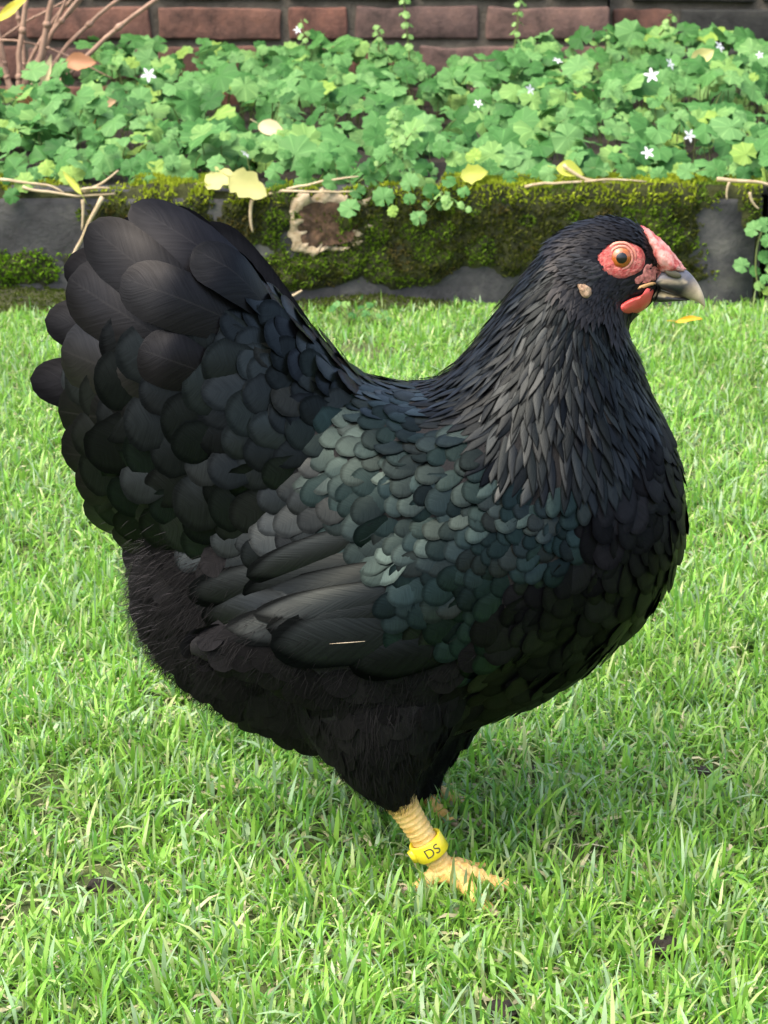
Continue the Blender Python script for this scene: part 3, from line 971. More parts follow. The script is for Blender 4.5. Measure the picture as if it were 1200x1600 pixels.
def sprig():
    g = P(1185, 462, KY-.02)
    root = empty('bellflower_sprig', (g.x, KY-.02, 0))
    tag(root, 'small bellflower sprig hanging in front of the dark kerb joint', 'plant')
    pts = [P(1196, 350, KY-.012), P(1170, 400, KY-.03), P(1188, 462, KY-.03)]
    v, f = tube(bez(*pts, 8), .001, 6)
    obj('stem', mesh_py('stem', v, f), M['bell_stem'], root)
    for u, v, px in ((1178, 358, 36), (1196, 352, 34), (1161, 415, 34), (1181, 425, 26), (1197, 402, 30), (1187, 448, 22), (1196, 437, 22), (1202, 375, 30), (1212, 420, 36), (1216, 365, 36), (1200, 455, 20)):
        obj('leaf', LEAF_ME[(u+v) % 6], None, root, leaf_matrix(P(u, v, KY-.035+random.uniform(-.008, .008)), px/1400*.75, (random.gauss(0, .3), -1, .6), random.uniform(2.6, 3.7)))
sprig()

def weed(u, v, s, label):
    g = PG(u, v+8)
    root = empty('weed_seedling', (g.x, g.y, 0))
    tag(root, label, 'plant')
    for k in range(7):
        a = k*2.4
        b = Vector((g.x, g.y, .004)); tip = b+Vector((math.cos(a)*s, math.sin(a)*s*.7, s*(.6+.5*random.random())))
        vv, ff = tube(bez(b, b.lerp(tip, .5)+Vector((0, 0, s*.4)), tip, 4), .0007, 5)
        st = obj('stem', mesh_py('stem', vv, ff), M['bell_stem'], root)
        obj('leaf', LEAF_ME[k % 6], None, st, leaf_matrix(tip, s*.42, (math.cos(a)*.4, -.6, .8), a))
weed(548, 505, .022, 'larger of two round-leaved seedlings at the kerb foot')
weed(590, 508, .016, 'smaller of two round-leaved seedlings at the kerb foot')
def blade_weed():
    g = P(545, 500, KY-.03)
    root = empty('grass_tuft', (g.x, g.y, 0))
    tag(root, 'single broad bluish grass blade standing against the kerb', 'plant')
    V = []
    for t, wd_ in ((0, .003), (.4, .004), (.75, .003), (1, .0004)):
        p = P(545, 503, KY-.03).lerp(P(567, 460, KY-.02), t)
        V += [p+Vector((-wd_, 0, 0)), p+Vector((wd_, 0.001, 0))]
    obj('blade', mesh_py('blade', V, [(0, 1, 3, 2), (2, 3, 5, 4), (4, 5, 7, 6)], uv=[(0, 0)]*8), M['bell_leaf'], root)
blade_weed()

# ------------------------------------------------------------------ shrub at the wall
def shrub():
    Y = 2.12
    base = P(38, 150, Y); base.z = soil_h(base.x, Y)
    root = empty('shrub', base)
    tag(root, 'bare brown twiggy shrub growing against the brick wall', 'shrub')
    stems = [([(28, 160), (22, 100), (48, -40)], 4.6, 0), ([(8, 130), (60, 60), (150, -30)], 3.8, .02), ([(42, 155), (70, 80), (84, -40)], 5.2, -.02), ([(55, 150), (85, 60), (215, -20)], 3.6, .03), ([(60, 165), (125, 78), (285, -30)], 4.0, -.02),
             ([(10, 150), (30, 80), (130, -20)], 3.6, .05), ([(-10, 72), (30, 35), (90, 8)], 2.0, .04), ([(0, 63), (50, 60), (118, 93)], 1.8, .01), ([(60, 95), (90, 97), (110, 101)], 1.6, -.01), ([(0, 140), (-10, 60), (-5, -40)], 4.6, .02), ([(95, 36), (115, 12), (150, -30)], 3.2, .06),
             ([(20, 150), (0, 90), (-30, 20)], 4, 0), ([(50, 150), (60, 100), (95, 20)], 3.4, .04), ([(35, 155), (38, 60), (20, -40)], 3.4, .05)]
    for pts, r, dy in stems:
        q = [P(u, v, Y+dy) for u, v in pts]
        if pts[0][1] > 120: q[0] = q[0].lerp(base, .6)
        path = bez(*q, 12)
        R = r/F*(Y+.9)*1.05
        path = [p+Vector((noise.noise(p*30)*.004, 0, 0)) for p in path]
        d = (path[-1]-path[-2])
        path += [path[-1]+d*k for k in (2, 4, 6)]
        v, f = tube(path, [R*(1.05-.45*i/len(path)) for i in range(len(path))], 8)
        st = obj('stem', mesh_py('stem', v, f), M['twig'], root)
        for i in (4, 8):
            p = path[i]
            nv, nf = tube([p-d*0.25, p, p+d*0.25], [R*.9, R*1.35, R*.9], 8)
            obj('node', mesh_py('node', nv, nf), M['twig'], st)
shrub_done = shrub()

# ------------------------------------------------------------------ fallen leaves
def leaf_shape(kind, curl, seed):
    r_ = random.Random(seed)
    n = 9
    V, Fc, uv = [], [], []
    for i in range(n+1):
        t = i/n
        if kind == 'ovate': wv = 0.30*math.sin(math.pi*t**0.8)**0.8
        elif kind == 'narrow': wv = 0.11*math.sin(math.pi*t**0.9)**0.9
        else: wv = (0.34*math.sin(math.pi*t**0.75)**0.7)*(1+0.16*math.cos(t*19+seed))
        wv = max(wv, 0.006)
        for s in (-1, -0.5, 0, 0.5, 1):
            y = s*wv*(1+0.08*r_.uniform(-1, 1))
            V.append((t-0.5, y, curl*(abs(s)**1.5)*wv*1.6+0.12*math.sin(t*3+seed)*curl*2+0.02*math.sin(9*t+4*s)))
            uv.append((t, .5+s*.5))
    for i in range(n):
        for k in range(4):
            a = i*5+k
            Fc.append((a, a+1, a+6, a+5))
    v, f = tube([(-0.5, 0, 0.1*curl), (-0.66, .02, 0.0), (-0.8, .05, -.03)], .012, 5)
    b = len(V)
    V += [tuple(q) for q in v]; uv += [(0, 0)]*len(v); Fc += [tuple(b+x for x in q) for q in f]
    return mesh_py('fallen_leaf', V, Fc, uv=uv)
def fallen(u, v, Y, px, ang, nrm, kind, mat, curl, label, z=None, seed=1):
    p = P(u, v, Y) if z is None else PG(u, v, z)
    d = (p-CAM).length
    nz_ = Vector(nrm).normalized()
    t = Vector((math.cos(ang), 0, math.sin(ang)))
    x = (t-nz_*t.dot(nz_)).normalized()
    y = nz_.cross(x)
    m = Matrix.Translation(p) @ Matrix((x, y, nz_)).transposed().to_4x4() @ Matrix.Scale(px/F*d, 4)
    o = obj('fallen_leaf', leaf_shape(kind, curl, seed), M[mat], None, m)
    tag(o, label, 'leaf', 'fallen autumn leaves')
fallen(387, 291, KY-.012, 66, -.5, (.1, -1, .5), 'lobed', 'leaf_pale', .25, 'large pale yellow lobed leaf drooping over the kerb edge', seed=3)
fallen(345, 281, KY+.005, 55, .2, (-.1, -.8, .7), 'lobed', 'leaf_pale', .2, 'pale yellow-green leaf tucked beside the large pale yellow one', seed=5)
fallen(113, 286, KY-.004, 48, 2.2, (.1, -1, .3), 'narrow', 'leaf_lime', .5, 'lime yellow pointed leaf upright among dry stems on the kerb', seed=2)
fallen(70, 122, 2.04, 72, 1.25, (.2, -1, .2), 'narrow', 'leaf_cream', .3, 'long cream folded leaf leaning on the shrub stems', seed=4)
fallen(43, 158, 1.98, 48, -.5, (.1, -1, .6), 'ovate', 'leaf_orange', .6, 'curled orange brown leaf with a cream rim under the shrub', seed=6)
fallen(40, 166, 1.965, 40, -.6, (.1, -1, .3), 'narrow', 'leaf_cream', .2, 'thin cream leaf edge below the curled orange brown leaf', seed=8)
fallen(126, 99, 2.05, 48, .1, (0, -1, .5), 'ovate', 'leaf_rust', .3, 'salmon coloured dead leaf on a twig before the bricks', seed=7)
fallen(95, 176, 1.85, 34, 1.2, (.1, -1, .5), 'ovate', 'leaf_tan', .3, 'small tan dead leaf among bellflower leaves', seed=9)
fallen(145, 192, 1.75, 36, 1.4, (0, -1, .5), 'narrow', 'leaf_gold', .2, 'deep golden narrow leaf sunk between bellflower leaves', seed=10)
fallen(165, 162, 1.85, 34, .4, (0, -1, .5), 'ovate', 'leaf_tan', .3, 'brownish dead leaf half hidden above the golden one', seed=14)
fallen(28, 185, 1.85, 44, .3, (0, -1, .6), 'ovate', 'leaf_tan', .3, 'dull brown leaf lying below the shrub on green leaves', seed=15)
fallen(424, 203, 1.66, 46, -.5, (.1, -1, .6), 'ovate', 'leaf_cream', .3, 'cream dead leaf resting high on the bellflower mat', seed=11)
fallen(741, 273, KY, 44, .2, (0, -1, .6), 'lobed', 'leaf_lime', .2, 'yellow-green toothed leaf at the edge of the bright moss', seed=12)
fallen(890, 268, KY, 44, -.3, (0, -1, .7), 'ovate', 'leaf_lime', .3, 'yellow-green leaf on a pale runner along the kerb top', seed=13)
fallen(1098, 88, 2.0, 42, .6, (.1, -1, .6), 'ovate', 'leaf_pale', .3, 'pale yellow leaf among the mat near white flowers', seed=16)
fallen(20, 12, 2.06, 70, .75, (.1, -1, .5), 'narrow', 'leaf_yellow', .2, 'bright yellow leaf caught in the shrub twigs', seed=17)
fallen(1076, 501, 0, 42, .05, (0, -.75, .65), 'narrow', 'leaf_lawn', .5, 'narrow golden leaf lying on the lawn by the kerb', z=.022, seed=18)

# ------------------------------------------------------------------ dry stems on the kerb
def dry(pts, r, label, Y0=KY, Y1=None):
    Y1 = Y0 if Y1 is None else Y1
    q = [P(u, v, Y0+(Y1-Y0)*i/2) for i, (u, v) in enumerate(pts)]
    path = bez(*q, 10)
    path = [p+Vector((0, 0, noise.noise(p*40)*.003)) for p in path]
    R = r/F*(KY+.9)
    v, f = tube(path, [R*(1.1-.5*i/10) for i in range(11)], 7)
    o = obj('dry_stem', mesh_py('dry_stem', v, f), M['straw'])
    tag(o, label, 'stem', 'dry plant stems along the kerb')
dry([(160, 308), (140, 345), (108, 412)], 3.6, 'long pale dry stem hanging down the kerb behind the tail', KY-.02)
dry([(129, 312), (131, 335), (128, 358)], 2.6, 'short grey stem hanging straight down beside a longer one', KY-.016)
dry([(0, 281), (60, 280), (100, 302)], 2.4, 'thin pale stem running from leaves to the lime yellow leaf', KY+.0)
dry([(35, 289), (70, 312), (180, 302)], 2.4, 'dry stem lying under the lime yellow leaf', KY-.004)
dry([(120, 298), (150, 290), (172, 292)], 2.2, 'short dry stem crossing others beside the lime leaf', KY-.006)
dry([(130, 300), (160, 285), (185, 268)], 2.4, 'dry stem rising from the kerb into bellflower leaves', KY-.002)
dry([(420, 302), (500, 282), (560, 275)], 2.2, 'thin straw stem above the crumbling cream ring', KY-.002)
dry([(440, 296), (490, 300), (555, 298)], 2.0, 'pale flat stem resting on the crumbling cream ring', KY-.010)
dry([(394, 312), (388, 335), (395, 365)], 3.0, 'short pale stem hanging below the large pale yellow leaf', KY-.016)
dry([(880, 258), (900, 282), (955, 288)], 3.0, 'curved bare runner under a yellow-green leaf on moss', KY-.006)
dry([(820, 291), (890, 282), (1010, 282)], 2.4, 'long straight runner lying on the bright moss', KY-.008)
dry([(1120, 280), (1160, 282), (1210, 290)], 3.4, 'pale dry stem lying across the kerb joint', KY-.010)
dry([(1140, 284), (1134, 295), (1136, 312)], 2.2, 'tiny stem dangling near the kerb joint', KY-.012)
dry([(1172, 300), (1172, 316), (1186, 324)], 2.4, 'small curled tendril on the mossy kerb end', KY-.014)
dry([(447, 466), (458, 462), (472, 455)], 2.6, 'short pale straw stuck in moss behind the back feathers', KY-.016)

# ------------------------------------------------------------------ the hen
def loft(secs, n=28, power=2.2, Yc=0.0):
    "closed tube through sections (edge point A, edge point B, half width): A, B in the hen's middle plane"
    V, Fc = [], []
    # resample sections smoothly (Catmull-Rom)
    S_ = [(P(a[0], a[1], Yc), P(b[0], b[1], Yc), h) for a, b, h in secs]
    out = []
    for i in range(len(S_)-1):
        p0, p1, p2, p3 = S_[max(i-1, 0)], S_[i], S_[i+1], S_[min(i+2, len(S_)-1)]
        for k in range(4):
            t = k/4
            def cr(a, b, c, d): return 0.5*((2*b)+(c-a)*t+(2*a-5*b+4*c-d)*t*t+(3*b-a-3*c+d)*t**3)
            out.append((cr(p0[0], p1[0], p2[0], p3[0]), cr(p0[1], p1[1], p2[1], p3[1]), cr(p0[2], p1[2], p2[2], p3[2])))
    out.append(S_[-1])
    for A, B, h in out:
        c = (A+B)/2; ax = (A-B)/2
        for k in range(n):
            an = 2*math.pi*k/n
            ca, sa = math.cos(an), math.sin(an)
            ca2 = math.copysign(abs(ca)**(2/power), ca); sa2 = math.copysign(abs(sa)**(2/power), sa)
            V.append(c+ax*ca2+Vector((0, h*sa2, 0)))
    m = len(out)
    for i in range(m-1):
        for k in range(n):
            k2 = (k+1) % n
            Fc.append((i*n+k, i*n+k2, (i+1)*n+k2, (i+1)*n+k))
    Fc.append(tuple(range(n))[::-1]); Fc.append(tuple(range((m-1)*n, m*n)))
    return V, Fc

def body_core():
    parts = []
    parts.append(loft([((1034, 398), (1028, 462), .0045), ((1014, 370), (1012, 484), .0095), ((985, 347), (990, 492), .0140), ((935, 343), (972, 512), .0165), ((880, 364), (985, 535), .021), ((832, 412), (1000, 562), .026), ((785, 477), (1010, 600), .033), ((738, 545), (1035, 655), .044),
        ((690, 594), (1060, 735), .055), ((645, 608), (1062, 835), .064), ((610, 606), (1020, 925), .070), ((575, 598), (945, 1005), .073), ((540, 595), (850, 1070), .074), ((500, 610), (735, 1118), .072), ((430, 650), (560, 1172), .060), ((360, 705), (430, 1140), .050), ((290, 765), (318, 1082), .040), ((236, 815), (242, 1012), .027), ((206, 850), (212, 955), .011)]))
    parts.append(loft([((575, 600), (540, 960), .048), ((490, 522), (400, 930), .046), ((405, 442), (270, 885), .042), ((325, 378), (175, 800), .035), ((250, 350), (128, 675), .025), ((200, 375), (122, 560), .010)]))
    # wings lying on the flanks
    for s in (-1, 1):
        V, Fc = loft([((905, 800), (890, 850), .003), ((850, 745), (850, 910), .014), ((760, 720), (760, 985), .020), ((660, 740), (640, 1030), .022), ((560, 800), (530, 1030), .020), ((450, 865), (425, 985), .014), ((360, 905), (352, 958), .008), ((315, 920), (312, 950), .002)])
        parts.append(([Vector((p.x, p.y+s*(0.060+0.006*max(0, min(1, (.02-p.x)/.08))), p.z)) for p in V], Fc))
    for s in (-1, 1):
        Yc = 0.045*s
        # thigh: sections are level, so swap the roles of the axes
        V, Fc = [], []
        for u0, u1, v, hw in ((440, 760, 1000, .030), (455, 740, 1080, .034), (485, 705, 1140, .029), (525, 662, 1195, .021), (560, 650, 1230, .0135), (590, 644, 1252, .0085)):
            A, B = P(u0, v, Yc), P(u1, v, Yc)
            c = (A+B)/2; r = (B.x-A.x)/2
            if s > 0: c = Vector((c.x+0.012, Yc, c.z))
            for k in range(24):
                an = 2*math.pi*k/24
                V.append(Vector((c.x+r*math.cos(an), c.y+hw*math.sin(an), c.z)))
        for i in range(5):
            for k in range(24):
                k2 = (k+1) % 24
                Fc.append((i*24+k, i*24+k2, (i+1)*24+k2, (i+1)*24+k))
        Fc.append(tuple(range(24))[::-1]); Fc.append(tuple(range(120, 144)))
        parts.append((V, Fc))
    V, Fc = [], []
    for v, f in parts:
        b = len(V); V += v; Fc += [tuple(b+x for x in q) for q in f]
    me = mesh_py('tmp', V, Fc)
    bmx = bmesh.new(); bmx.from_mesh(me)
    bmesh.ops.recalc_face_normals(bmx, faces=bmx.faces)
    bmx.to_mesh(me); bmx.free()
    o = bpy.data.objects.new('tmp', me); COL.objects.link(o)
    md = o.modifiers.new('r', 'REMESH'); md.mode = 'VOXEL'; md.voxel_size = 0.0028
    dg = bpy.context.evaluated_depsgraph_get()
    me2 = bpy.data.meshes.new_from_object(o.evaluated_get(dg))
    bpy.data.objects.remove(o)
    bmx = bmesh.new(); bmx.from_mesh(me2)
    for _ in range(5): bmesh.ops.smooth_vert(bmx, verts=bmx.verts, factor=0.5, use_axis_x=True, use_axis_y=True, use_axis_z=True)
    bmx.to_mesh(me2); bmx.free()
    me2.name = 'body'
    me2.polygons.foreach_set('use_smooth', [True]*len(me2.polygons))
    me2.materials.clear()
    me2.update()
    return me2

HEN = empty('hen', (P(650, 1300, 0).x, 0, 0))
tag(HEN, 'black bantam hen with red face and yellow legs standing on the lawn', 'hen')
BODY = body_core()
obj('body', BODY, M['body'], HEN)
BV = BVHTree.FromPolygons([v.co.copy() for v in BODY.vertices], [tuple(p.vertices) for p in BODY.polygons])

def hit(u, v):
    d = ray(u, v)
    loc, nrm, i, dist = BV.ray_cast(CAM, d)
    return loc, nrm

# feather vanes -----------------------------------------------------------
def vane(kind, seed):
    r_ = random.Random(seed)
    nl = {'round': 9, 'lance': 7, 'long': 11}[kind]
    V, Fc, uv = [], [], []
    cols = (-1, -0.5, 0, 0.5, 1)
    for i in range(nl+1):
        t = i/nl
        if kind != 'lance': t = 1-(1-t)**1.7
        if kind == 'round':
            w_ = 0.38+0.12*min(1, t/0.5)**0.8
            if t > 0.55: w_ = 0.5*math.sqrt(max(0.0, 1-((t-0.55)/0.45)**2.3))
        elif kind == 'lance':
            w_ = 0.5*math.sin(math.pi*min(1, t*0.72+0.28)**1.25)**0.85
        else:
            w_ = 0.32+0.18*min(1, t/0.5)
            if t > 0.74: w_ = 0.5*math.sqrt(max(0.0, 1-((t-0.74)/0.26)**2.4))
        w_ = max(w_, 0.01)
        for c in cols:
            y = c*w_*(1+0.05*r_.uniform(-1, 1))
            x = t-(0.05*abs(c) if t > 0.3 else 0)*(1-t)
            z = -0.14*(y*2)**2*0.5+0.12*4*t*(1-t)*0.5+0.02*r_.uniform(-1, 1)*(abs(c) == 1)
            V.append((x, y, z)); uv.append((0.5+0.5*c*0.98, t))
    for i in range(nl):
        for k in range(4):
            a = i*5+k
            Fc.append((a, a+1, a+6, a+5))
    return V, Fc, uv
VANES = {k: [vane(k, s) for s in range(4)] for k in ('round', 'lance', 'long')}
VARR = {k: [base_arrays(*q) for q in VANES[k]] for k in VANES}
_vme = {}
def vane_me(kind, i, mat):
    if (kind, i, mat) not in _vme:
        v, f, u = VANES[kind][i]
        me = mesh_py('feather', v, f, uv=u); me.materials.append(M[mat]); _vme[kind, i, mat] = me
    return _vme[kind, i, mat]

def fmat(p, t, n, L, W, lift, roll=0.0, zs=1.0):
    n = n.normalized()
    t = (t-n*t.dot(n)).normalized()
    x = (t*math.cos(lift)+n*math.sin(lift)).normalized()
    z = (n*math.cos(lift)-t*math.sin(lift)).normalized()
    if roll:
        z = Matrix.Rotation(roll, 3, x) @ z
    y = z.cross(x)
    return Matrix.Translation(p) @ Matrix((x, y, z)).transposed().to_4x4() @ Matrix.Diagonal((L, W, W*zs, 1))

# guides: photo place, direction of the feathers there (dx right, dy down), length mm, width mm, spacing mm, kind
G = [
 # head
 (1015, 372, -1, -.2, 5, 1.3, 1.2, 'head'), (985, 352, -1, .05, 6, 1.4, 1.3, 'head'), (950, 350, -1, .15, 6, 1.5, 1.4, 'head'), (905, 368, -.85, .4, 7, 1.6, 1.6, 'head'), (930, 385, -1, .1, 6, 1.5, 1.4, 'head'),
 (1000, 440, -1, .3, 5, 1.2, 1.2, 'head'), (960, 450, -.9, .5, 5, 1.3, 1.3, 'head'), (930, 470, -.6, .8, 6, 1.5, 1.5, 'head'), (1000, 490, -.4, 1, 6, 1.5, 1.5, 'head'), (970, 500, -.2, 1, 7, 1.7, 1.8, 'head'), (1020, 400, -.8, .5, 4, 1.2, 1.2, 'head'),
 (890, 410, -.7, .6, 7, 1.7, 1.7, 'head'), (1030, 478, -.6, .6, 4, 1.2, 1.2, 'head'), (900, 460, -.4, .9, 7, 1.8, 1.9, 'head'),
 # hackle
 (850, 420, -.7, .7, 11, 2.6, 3.0, 'hackle'), (815, 470, -.6, .8, 15, 3.2, 3.6, 'hackle'), (870, 490, -.35, .95, 14, 3.0, 3.4, 'hackle'), (770, 530, -.6, .8, 18, 3.8, 4.2, 'hackle'), (830, 560, -.25, 1, 18, 3.8, 4.2, 'hackle'),
 (930, 530, .05, 1, 15, 3.0, 3.4, 'hackle'), (985, 545, .1, 1, 13, 3.0, 3.3, 'hackle'), (720, 590, -.6, .75, 19, 4.2, 4.8, 'hackle'), (760, 630, -.4, .9, 20, 4.6, 5.0, 'hackle'), (840, 650, -.1, 1, 21, 4.8, 5.0, 'hackle'), (920, 640, .05, 1, 21, 4.6, 5.0, 'hackle'), (990, 640, .15, 1, 19, 4.6, 5.0, 'hackle'),
 (690, 640, -.7, .6, 18, 4.6, 5.0, 'hackle'), (800, 710, -.15, 1, 22, 5.2, 5.6, 'hackle'), (880, 720, 0, 1, 23, 5.2, 5.6, 'hackle'), (960, 710, .08, 1, 22, 5.2, 5.8, 'hackle'), (1015, 600, .25, 1, 13, 3.6, 3.8, 'hackle'),
 # breast
 (1040, 690, .1, 1, 20, 9, 7.0, 'breast'), (1050, 780, -.1, 1, 22, 13, 8.5, 'breast'), (960, 820, -.2, 1, 22, 14, 8.5, 'breast'), (1020, 880, -.4, .9, 22, 14, 8.5, 'breast'), (900, 900, -.6, .7, 22, 14, 8.0, 'breast'), (960, 960, -.7, .7, 22, 15, 9.0, 'breast'),
 (870, 1020, -.85, .5, 22, 15, 9.5, 'breast'), (800, 960, -.8, .5, 22, 15, 9.0, 'breast'), (760, 1080, -.9, .5, 22, 15, 10, 'breast'), (860, 950, -.8, .5, 20, 14, 8.5, 'breast'), (990, 780, -.1, 1, 21, 12, 7.5, 'breast'),
 # back and shoulder
 (640, 640, -.95, .35, 15, 11, 7.0, 'scale'), (590, 620, -1, .2, 15, 11, 7.2, 'scale'), (560, 660, -1, .2, 15, 12, 7.5, 'scale'), (690, 690, -.8, .5, 15, 11, 7.2, 'scale'), (620, 710, -.9, .4, 16, 12.5, 7.8, 'scale'), (560, 740, -.9, .4, 17, 13, 8.2, 'scale'),
 # wing coverts
 (740, 770, -.7, .65, 15, 11.5, 6.8, 'scale'), (680, 780, -.75, .6, 16, 12.5, 7.4, 'scale'), (620, 820, -.8, .6, 17, 13.5, 8.2, 'scale'), (560, 850, -.85, .5, 19, 14.5, 8.8, 'scale'), (800, 820, -.6, .6, 13, 10, 6.0, 'scale'), (850, 830, -.5, .7, 12, 9.5, 5.6, 'scale'), (780, 880, -.7, .6, 13, 10, 6.2, 'scale'),
 (720, 900, -.75, .6, 16, 12, 7.2, 'scale'), (650, 920, -.8, .5, 18, 13.5, 8.2, 'scale'), (840, 890, -.6, .7, 12, 9.5, 6.0, 'scale'), (690, 980, -.85, .45, 20, 14.5, 9.0, 'scale'), (760, 950, -.8, .5, 17, 12.5, 8.0, 'scale'), (600, 960, -.9, .4, 22, 14, 9.5, 'scale'), (890, 830, -.4, .8, 14, 10.5, 6.5, 'scale'),
 # cushion and tail coverts, fanning out from the saddle
 (520, 600, -.9, -.1, 17, 13, 8.0, 'covert'), (500, 560, -.9, -.3, 18, 14, 8.4, 'covert'), (430, 500, -.85, -.45, 21, 17, 10, 'covert'), (400, 560, -.95, -.25, 22, 17, 10.5, 'covert'), (470, 650, -1, .1, 20, 15, 9.0, 'covert'), (400, 650, -1, .05, 23, 18, 11, 'covert'), (330, 600, -1, -.1, 28, 22, 14, 'covert'),
 (430, 740, -.95, .3, 21, 17, 10, 'covert'), (350, 720, -1, .2, 25, 20, 12, 'covert'), (270, 700, -1, .15, 28, 23, 15, 'covert'), (480, 800, -.85, .5, 20, 15, 9.5, 'covert'), (400, 810, -.9, .45, 23, 18, 11, 'covert'), (310, 800, -.95, .35, 27, 22, 14, 'covert'), (220, 770, -.95, .3, 28, 22, 15, 'covert'), (330, 480, -.85, -.5, 27, 21, 14, 'covert'), (230, 600, -1, -.1, 30, 24, 17, 'covert'), (250, 480, -.85, -.5, 30, 23, 17, 'covert'),
 # belly, vent and thigh fluff
 (330, 900, -.75, .6, 16, 13, 9, 'fluff'), (260, 900, -.8, .5, 15, 12, 8, 'fluff'), (240, 980, -.7, .65, 15, 12, 8, 'fluff'), (330, 1030, -.55, .8, 16, 13, 9, 'fluff'), (430, 1080, -.4, .9, 16, 13, 9, 'fluff'), (500, 1110, -.3, .95, 16, 13, 9, 'fluff'), (560, 1080, -.3, .95, 17, 13, 9, 'fluff'), (640, 1070, -.3, .95, 17, 13, 9, 'fluff'),
 (600, 1150, -.05, 1, 14, 11, 7.5, 'fluff'), (610, 1220, .1, 1, 10, 7, 5, 'fluff'), (680, 1110, -.3, .9, 15, 12, 8, 'fluff'), (420, 1010, -.6, .7, 16, 13, 9, 'fluff'), (530, 1050, -.5, .8, 17, 13, 9, 'fluff'), (700, 1060, -.6, .7, 17, 13, 9, 'fluff'),
]
GP = []
for g in G:
    loc, nn = hit(g[0], g[1])
    if loc is None: loc = P(g[0], g[1], 0)
    GP.append((loc.x, loc.z))
GP = np.array(GP)
GD = np.array([(g[2]/math.hypot(g[2], g[3]), -g[3]/math.hypot(g[2], g[3])) for g in G])
GS = np.array([g[4:7] for g in G], dtype=float)
GK = [g[7] for g in G]
def field(x, z, pick=True):
    d2 = (GP[:, 0]-x)**2+(GP[:, 1]-z)**2+1e-7
    wq = d2**-2.0
    wq /= wq.sum()
    d = wq @ GD
    s = wq @ GS
    near = GK[int(np.argmin(d2))]
    if near in ('scale', 'covert', 'breast', 'fluff') and pick:
        # neighbouring tracts interleave where they meet
        r = random.random()*0.999
        ws = wq**1.0
        for i in np.argsort(-ws)[:6]:
            r -= ws[i]
            if r < 0:
                return d, s, (GK[i] if GK[i] not in ('head', 'hackle') else near)
    return d, s, near

NOFEATHER = [  # bare face, comb and beak root (photo outline)
 [(929, 398), (937, 389), (952, 378), (970, 374), (987, 377), (1001, 383), (1010, 394), (1024, 412), (1045, 412), (1046, 440), (1020, 446), (995, 450), (985, 436), (975, 438), (957, 437), (944, 427), (933, 416)],
 [(998, 350), (1010, 350), (1035, 368), (1062, 395), (1078, 420), (1050, 440), (1030, 412), (1022, 385), (1005, 365)],
 [(966, 468), (1000, 455), (1024, 446), (1020, 478), (1000, 490), (970, 490)]]
def inside(u, v, poly):
    c = False
    for i in range(len(poly)):
        (x1, y1), (x2, y2) = poly[i], poly[i-1]
        if (y1 > v) != (y2 > v) and u < (x2-x1)*(v-y1)/(y2-y1)+x1: c = not c
    return c
def _shrink(pl, k):
    cx = sum(q[0] for q in pl)/len(pl); cy = sum(q[1] for q in pl)/len(pl)
    return [(cx+(q[0]-cx)*k, cy+(q[1]-cy)*k) for q in pl]
NOFEATHER[0] = _shrink(NOFEATHER[0], .99)
def bare_face(p):
    q = Vector((p.x, -abs(p.y), p.z))
    u, v = proj(q)
    return any(inside(u, v, pl) for pl in NOFEATHER)

WINGPOLY = [(285, 905), (390, 890), (470, 872), (545, 862), (585, 900), (600, 950), (630, 1005), (560, 1050), (430, 1020), (345, 985), (285, 950)]
TAILPOLY = [(140, 340), (230, 300), (300, 320), (400, 410), (345, 500), (215, 500), (150, 560), (100, 560), (95, 480)]
def wing_zone(p):
    q = Vector((p.x, -abs(p.y), p.z))
    if inside(*proj(q), TAILPOLY): return True
    return abs(p.y) > .035 and inside(*proj(q), WINGPOLY)

